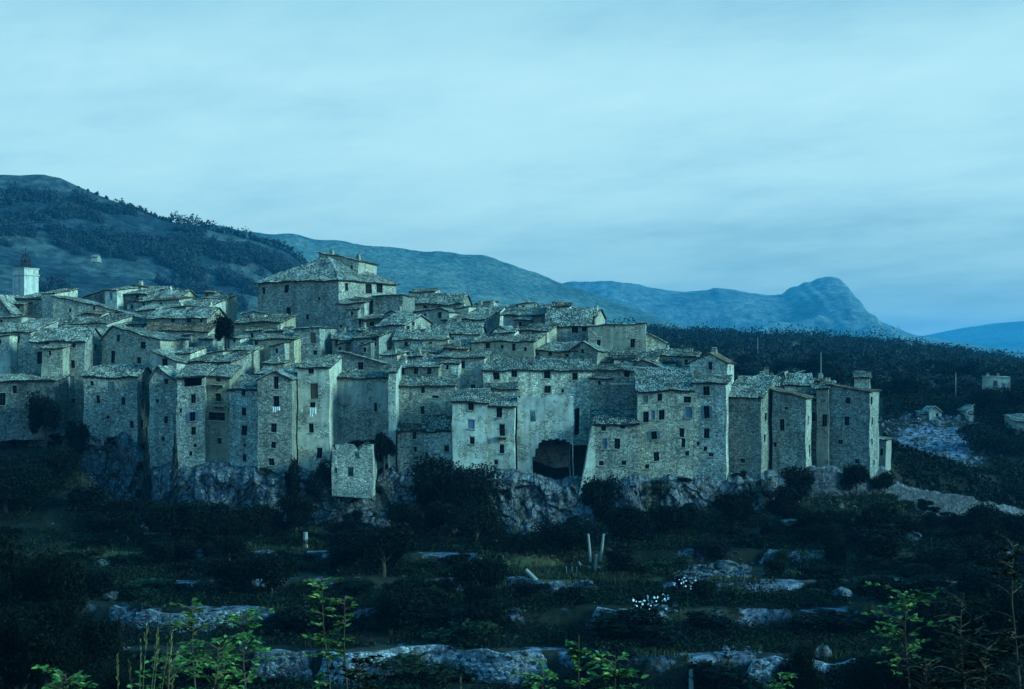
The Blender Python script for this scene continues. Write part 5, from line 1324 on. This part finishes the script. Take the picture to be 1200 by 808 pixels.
sapling(258, 752, 6.2, .26, 34, .042, 'low dense leafy bush filling the gap at lower left', seed=7, bare=.8, name='leafy_bush', cat='bush')
sapling(200, 775, 5.9, .24, 28, .038, 'low leafy bush at the foot of the tall seed stalks', seed=8, bare=.84, name='leafy_bush', cat='bush')
sapling(80, 790, 5.6, .2, 20, .04, 'low leafy shoots at the bottom left edge', seed=9, bare=.88, name='leafy_bush', cat='bush')
sapling(425, 772, 6.5, .22, 20, .04, 'dim leafy shoots under the tall sapling', seed=13, bare=.85, name='leafy_bush', cat='bush', mat='leafd')
sapling(682, 745, 7.2, .1, 12, .045, 'slim yellowish shoot at the bottom centre', seed=10, bare=.82, mat='leafg')
sapling(725, 768, 6.8, .26, 20, .045, 'leafy shoots right of the slim yellowish shoot', seed=11, bare=.88, name='leafy_bush', cat='bush')
sapling(640, 790, 6.4, .22, 16, .04, 'low shoots left of the slim yellowish shoot', seed=12, bare=.9, name='leafy_bush', cat='bush')
sapling(1065, 700, 9.0, .42, 34, .06, 'yellow-green leafy branch bush at the lower right', seed=14, bare=.78, name='leafy_bush', cat='bush')
sapling(1130, 705, 9.5, .5, 46, .055, 'dim green bush right of the yellow-green one', seed=15, bare=.72, name='leafy_bush', cat='bush', mat='leafd')
sapling(1192, 640, 7.0, .22, 40, .04, 'leafy bush reaching up the right edge of the photo', seed=16, bare=.66, name='leafy_bush', cat='bush', mat='leafd')
sapling(1160, 760, 6.5, .34, 40, .045, 'lowest dark leafy bush in the bottom right corner', seed=17, bare=.8, name='leafy_bush', cat='bush', mat='leafd')
sapling(1090, 775, 7.0, .3, 26, .04, 'small leafy bush left of the bottom right corner', seed=18, bare=.86, name='leafy_bush', cat='bush', mat='leafd')
sapling(920, 790, 7.2, .16, 12, .04, 'small leafy tip at the bottom right of centre', seed=19, bare=.9, name='leafy_bush', cat='bush')
# tall seed stalks
def stalk(px, ytop, Y_, lean, label, seed):
    g = random.Random(seed); x, y, zt = at(px, ytop, Y_); x0 = x-lean; zb_ = gz(x0, y); h = zt-zb_
    r_ = prop(empty('grass_stalk', (x0, y, zb_)), label, 'grass stalk', 'tall dry seed stalks'); mb = MB(); n = 10
    pts = [(lean*(i/n)**2.2, 0, h*i/n) for i in range(n+1)]; mb.tube(pts, [.0028]*6+[.002, .0018, .0015, .0012, .001], 5); mb.build('stem', M['dry'], r_)
    lf = MB()
    for k in range(16):
        t = .93+.07*k/16; q = (lean*t**2.2, 0, h*t); a = g.uniform(0, 6.28); leaf_poly(lf, q, (cos(a)*.35+lean*.6, sin(a)*.35, 1), (cos(a+1), sin(a+1), .2), .024, .005, g.random())
    lf.build('seed_head', M['dry'], r_)
for i, (px, yt, ln) in enumerate(((172, 733, .06), (186, 738, .12), (186, 750, .09), (165, 752, .02), (201, 742, .05), (197, 760, .14), (258, 780, .25), (137, 768, -.03), (152, 776, -.06), (268, 766, .3), (205, 778, .1), (540, 795, .05))):
    stalk(px, yt, 5.2+.13*i, ln, 'pale dry seed stalk among those rising at the lower left' if i < 11 else 'single dry stalk at the bottom edge near the centre', 60+i)

# ------------------------------------------------------------------ haze, sky, sun, camera
mb = MB(); mb.box((-9500, -900, -80), (9500, 10900, 318)); hz = mb.build('haze', bpy.data.materials.new('haze_air'))
hm = hz.data.materials[0]; hm.use_nodes = True; nt = hm.node_tree; nt.nodes.clear()
o_ = nt.nodes.new('ShaderNodeOutputMaterial'); pv = nt.nodes.new('ShaderNodeVolumePrincipled'); nt.links.new(pv.outputs[0], o_.inputs['Volume'])
pv.inputs['Color'].default_value = (.06, .54, .95, 1); pv.inputs['Density'].default_value = 1.15e-4; pv.inputs['Anisotropy'].default_value = .1
prop(hz, kind='stuff'); hz['label'] = 'thin bluish evening haze over the valley and mountains'; hz['category'] = 'haze'

SUND = Vector((.92, -.27, .34)).normalized()
el = math.asin(SUND.z); azr = atan2(SUND.x, SUND.y)
w = bpy.data.worlds.new('World'); SC.world = w; w.use_nodes = True; nt = w.node_tree; nt.nodes.clear()
N = nt.nodes.new; L_ = nt.links.new
out = N('ShaderNodeOutputWorld'); bg = N('ShaderNodeBackground'); L_(bg.outputs[0], out.inputs[0])
sky = N('ShaderNodeTexSky'); sky.sky_type = 'NISHITA'; sky.sun_disc = False; sky.sun_elevation = el; sky.sun_rotation = azr; sky.air_density = 1.5; sky.dust_density = 2.0; sky.ozone_density = 4.0
tc = N('ShaderNodeTexCoord'); sepx = N('ShaderNodeSeparateXYZ'); L_(tc.outputs['Generated'], sepx.inputs[0])
# overcast deck seen in perspective: direction / height
dv = N('ShaderNodeMath'); dv.operation = 'ADD'; dv.inputs[1].default_value = .16; L_(sepx.outputs[2], dv.inputs[0])
mx = N('ShaderNodeMath'); mx.operation = 'MAXIMUM'; mx.inputs[1].default_value = .1; L_(dv.outputs[0], mx.inputs[0])
qx = N('ShaderNodeMath'); qx.operation = 'DIVIDE'; L_(sepx.outputs[0], qx.inputs[0]); L_(mx.outputs[0], qx.inputs[1])
qy = N('ShaderNodeMath'); qy.operation = 'DIVIDE'; L_(sepx.outputs[1], qy.inputs[0]); L_(mx.outputs[0], qy.inputs[1])
qr = N('ShaderNodeMath'); qr.operation = 'MULTIPLY_ADD'; qr.inputs[1].default_value = .45; L_(qy.outputs[0], qr.inputs[0]); L_(qx.outputs[0], qr.inputs[2])
cv = N('ShaderNodeCombineXYZ'); L_(qr.outputs[0], cv.inputs[0]); L_(qy.outputs[0], cv.inputs[1])
n1 = N('ShaderNodeTexNoise'); n1.inputs['Scale'].default_value = 1.7; n1.inputs['Detail'].default_value = 7; n1.inputs['Roughness'].default_value = .64; L_(cv.outputs[0], n1.inputs['Vector'])
n2 = N('ShaderNodeTexNoise'); n2.inputs['Scale'].default_value = .35; n2.inputs['Detail'].default_value = 3; L_(cv.outputs[0], n2.inputs['Vector'])
ad = N('ShaderNodeMath'); ad.operation = 'ADD'; L_(n1.outputs[0], ad.inputs[0]); L_(n2.outputs[0], ad.inputs[1])
cr = N('ShaderNodeValToRGB'); L_(ad.outputs[0], cr.inputs[0])
def setramp(r, stops):
    while len(r.color_ramp.elements) < len(stops): r.color_ramp.elements.new(.5)
    for e_, (p, c_) in zip(r.color_ramp.elements, stops): e_.position = p; e_.color = (*c_, 1)
ad.operation = 'AVERAGE' if False else 'ADD'
hf = N('ShaderNodeMath'); hf.operation = 'MULTIPLY'; hf.inputs[1].default_value = .5; L_(ad.outputs[0], hf.inputs[0]); L_(hf.outputs[0], cr.inputs[0])
setramp(cr, [(.38, (.72, .78, .84)), (.46, (.90, .93, .96)), (.53, (1.03, 1.02, 1.01)), (.62, (1.14, 1.09, 1.05))])
gr_ = N('ShaderNodeValToRGB'); L_(sepx.outputs[2], gr_.inputs[0])
SKYC = [(0.0, (.46, .80, .76)), (.05, (.47, .83, .82)), (.12, (.56, .95, 1.02)), (.2, (.56, .95, 1.04)), (.27, (.38, .76, .90)), (.34, (.14, .64, 1.02)), (.5, (.045, .58, 1.14)), (1.0, (.04, .56, 1.12))]
setramp(gr_, SKYC)
m1 = N('ShaderNodeMix'); m1.data_type = 'RGBA'; m1.blend_type = 'MULTIPLY'; m1.inputs[0].default_value = 1; L_(gr_.outputs[0], m1.inputs[6]); L_(cr.outputs[0], m1.inputs[7])
sm_ = N('ShaderNodeMix'); sm_.data_type = 'RGBA'; sm_.blend_type = 'MULTIPLY'; sm_.inputs[0].default_value = 1; L_(sky.outputs[0], sm_.inputs[6]); sm_.inputs[7].default_value = (.03, .09, .11, 1)
m2 = N('ShaderNodeMix'); m2.data_type = 'RGBA'; m2.inputs[0].default_value = .86; L_(sm_.outputs[2], m2.inputs[6]); L_(m1.outputs[2], m2.inputs[7])
L_(m2.outputs[2], bg.inputs[0]); bg.inputs[1].default_value = 1.0

sl = bpy.data.lights.new('Sun', 'SUN'); sl.energy = 4.3; sl.angle = R(18); sl.color = (.46, 1.0, .98)
so = bpy.data.objects.new('Sun', sl); COL.objects.link(so); so.rotation_euler = SUND.to_track_quat('Z', 'Y').to_euler(); so.location = (50, -20, 60)

cam = bpy.data.cameras.new('Camera'); co = bpy.data.objects.new('Camera', cam); COL.objects.link(co); SC.camera = co
co.location = (0, 0, 0); co.rotation_euler = (R(90), 0, 0); cam.sensor_width = 36; cam.lens = 36*F/1200; cam.shift_y = (HY-404)/1200
cam.clip_start = .3; cam.clip_end = 30000
SC.view_settings.view_transform = 'Standard'; SC.view_settings.look = 'None'; SC.view_settings.exposure = 0; SC.view_settings.gamma = 1
SC.render.engine = 'CYCLES'; cy = SC.cycles; cy.use_denoising = True
try: cy.denoiser = 'OPENIMAGEDENOISE'
except Exception: pass
cy.max_bounces = 5; cy.diffuse_bounces = 3; cy.glossy_bounces = 2; cy.volume_bounces = 1; cy.transmission_bounces = 1; cy.transparent_max_bounces = 4
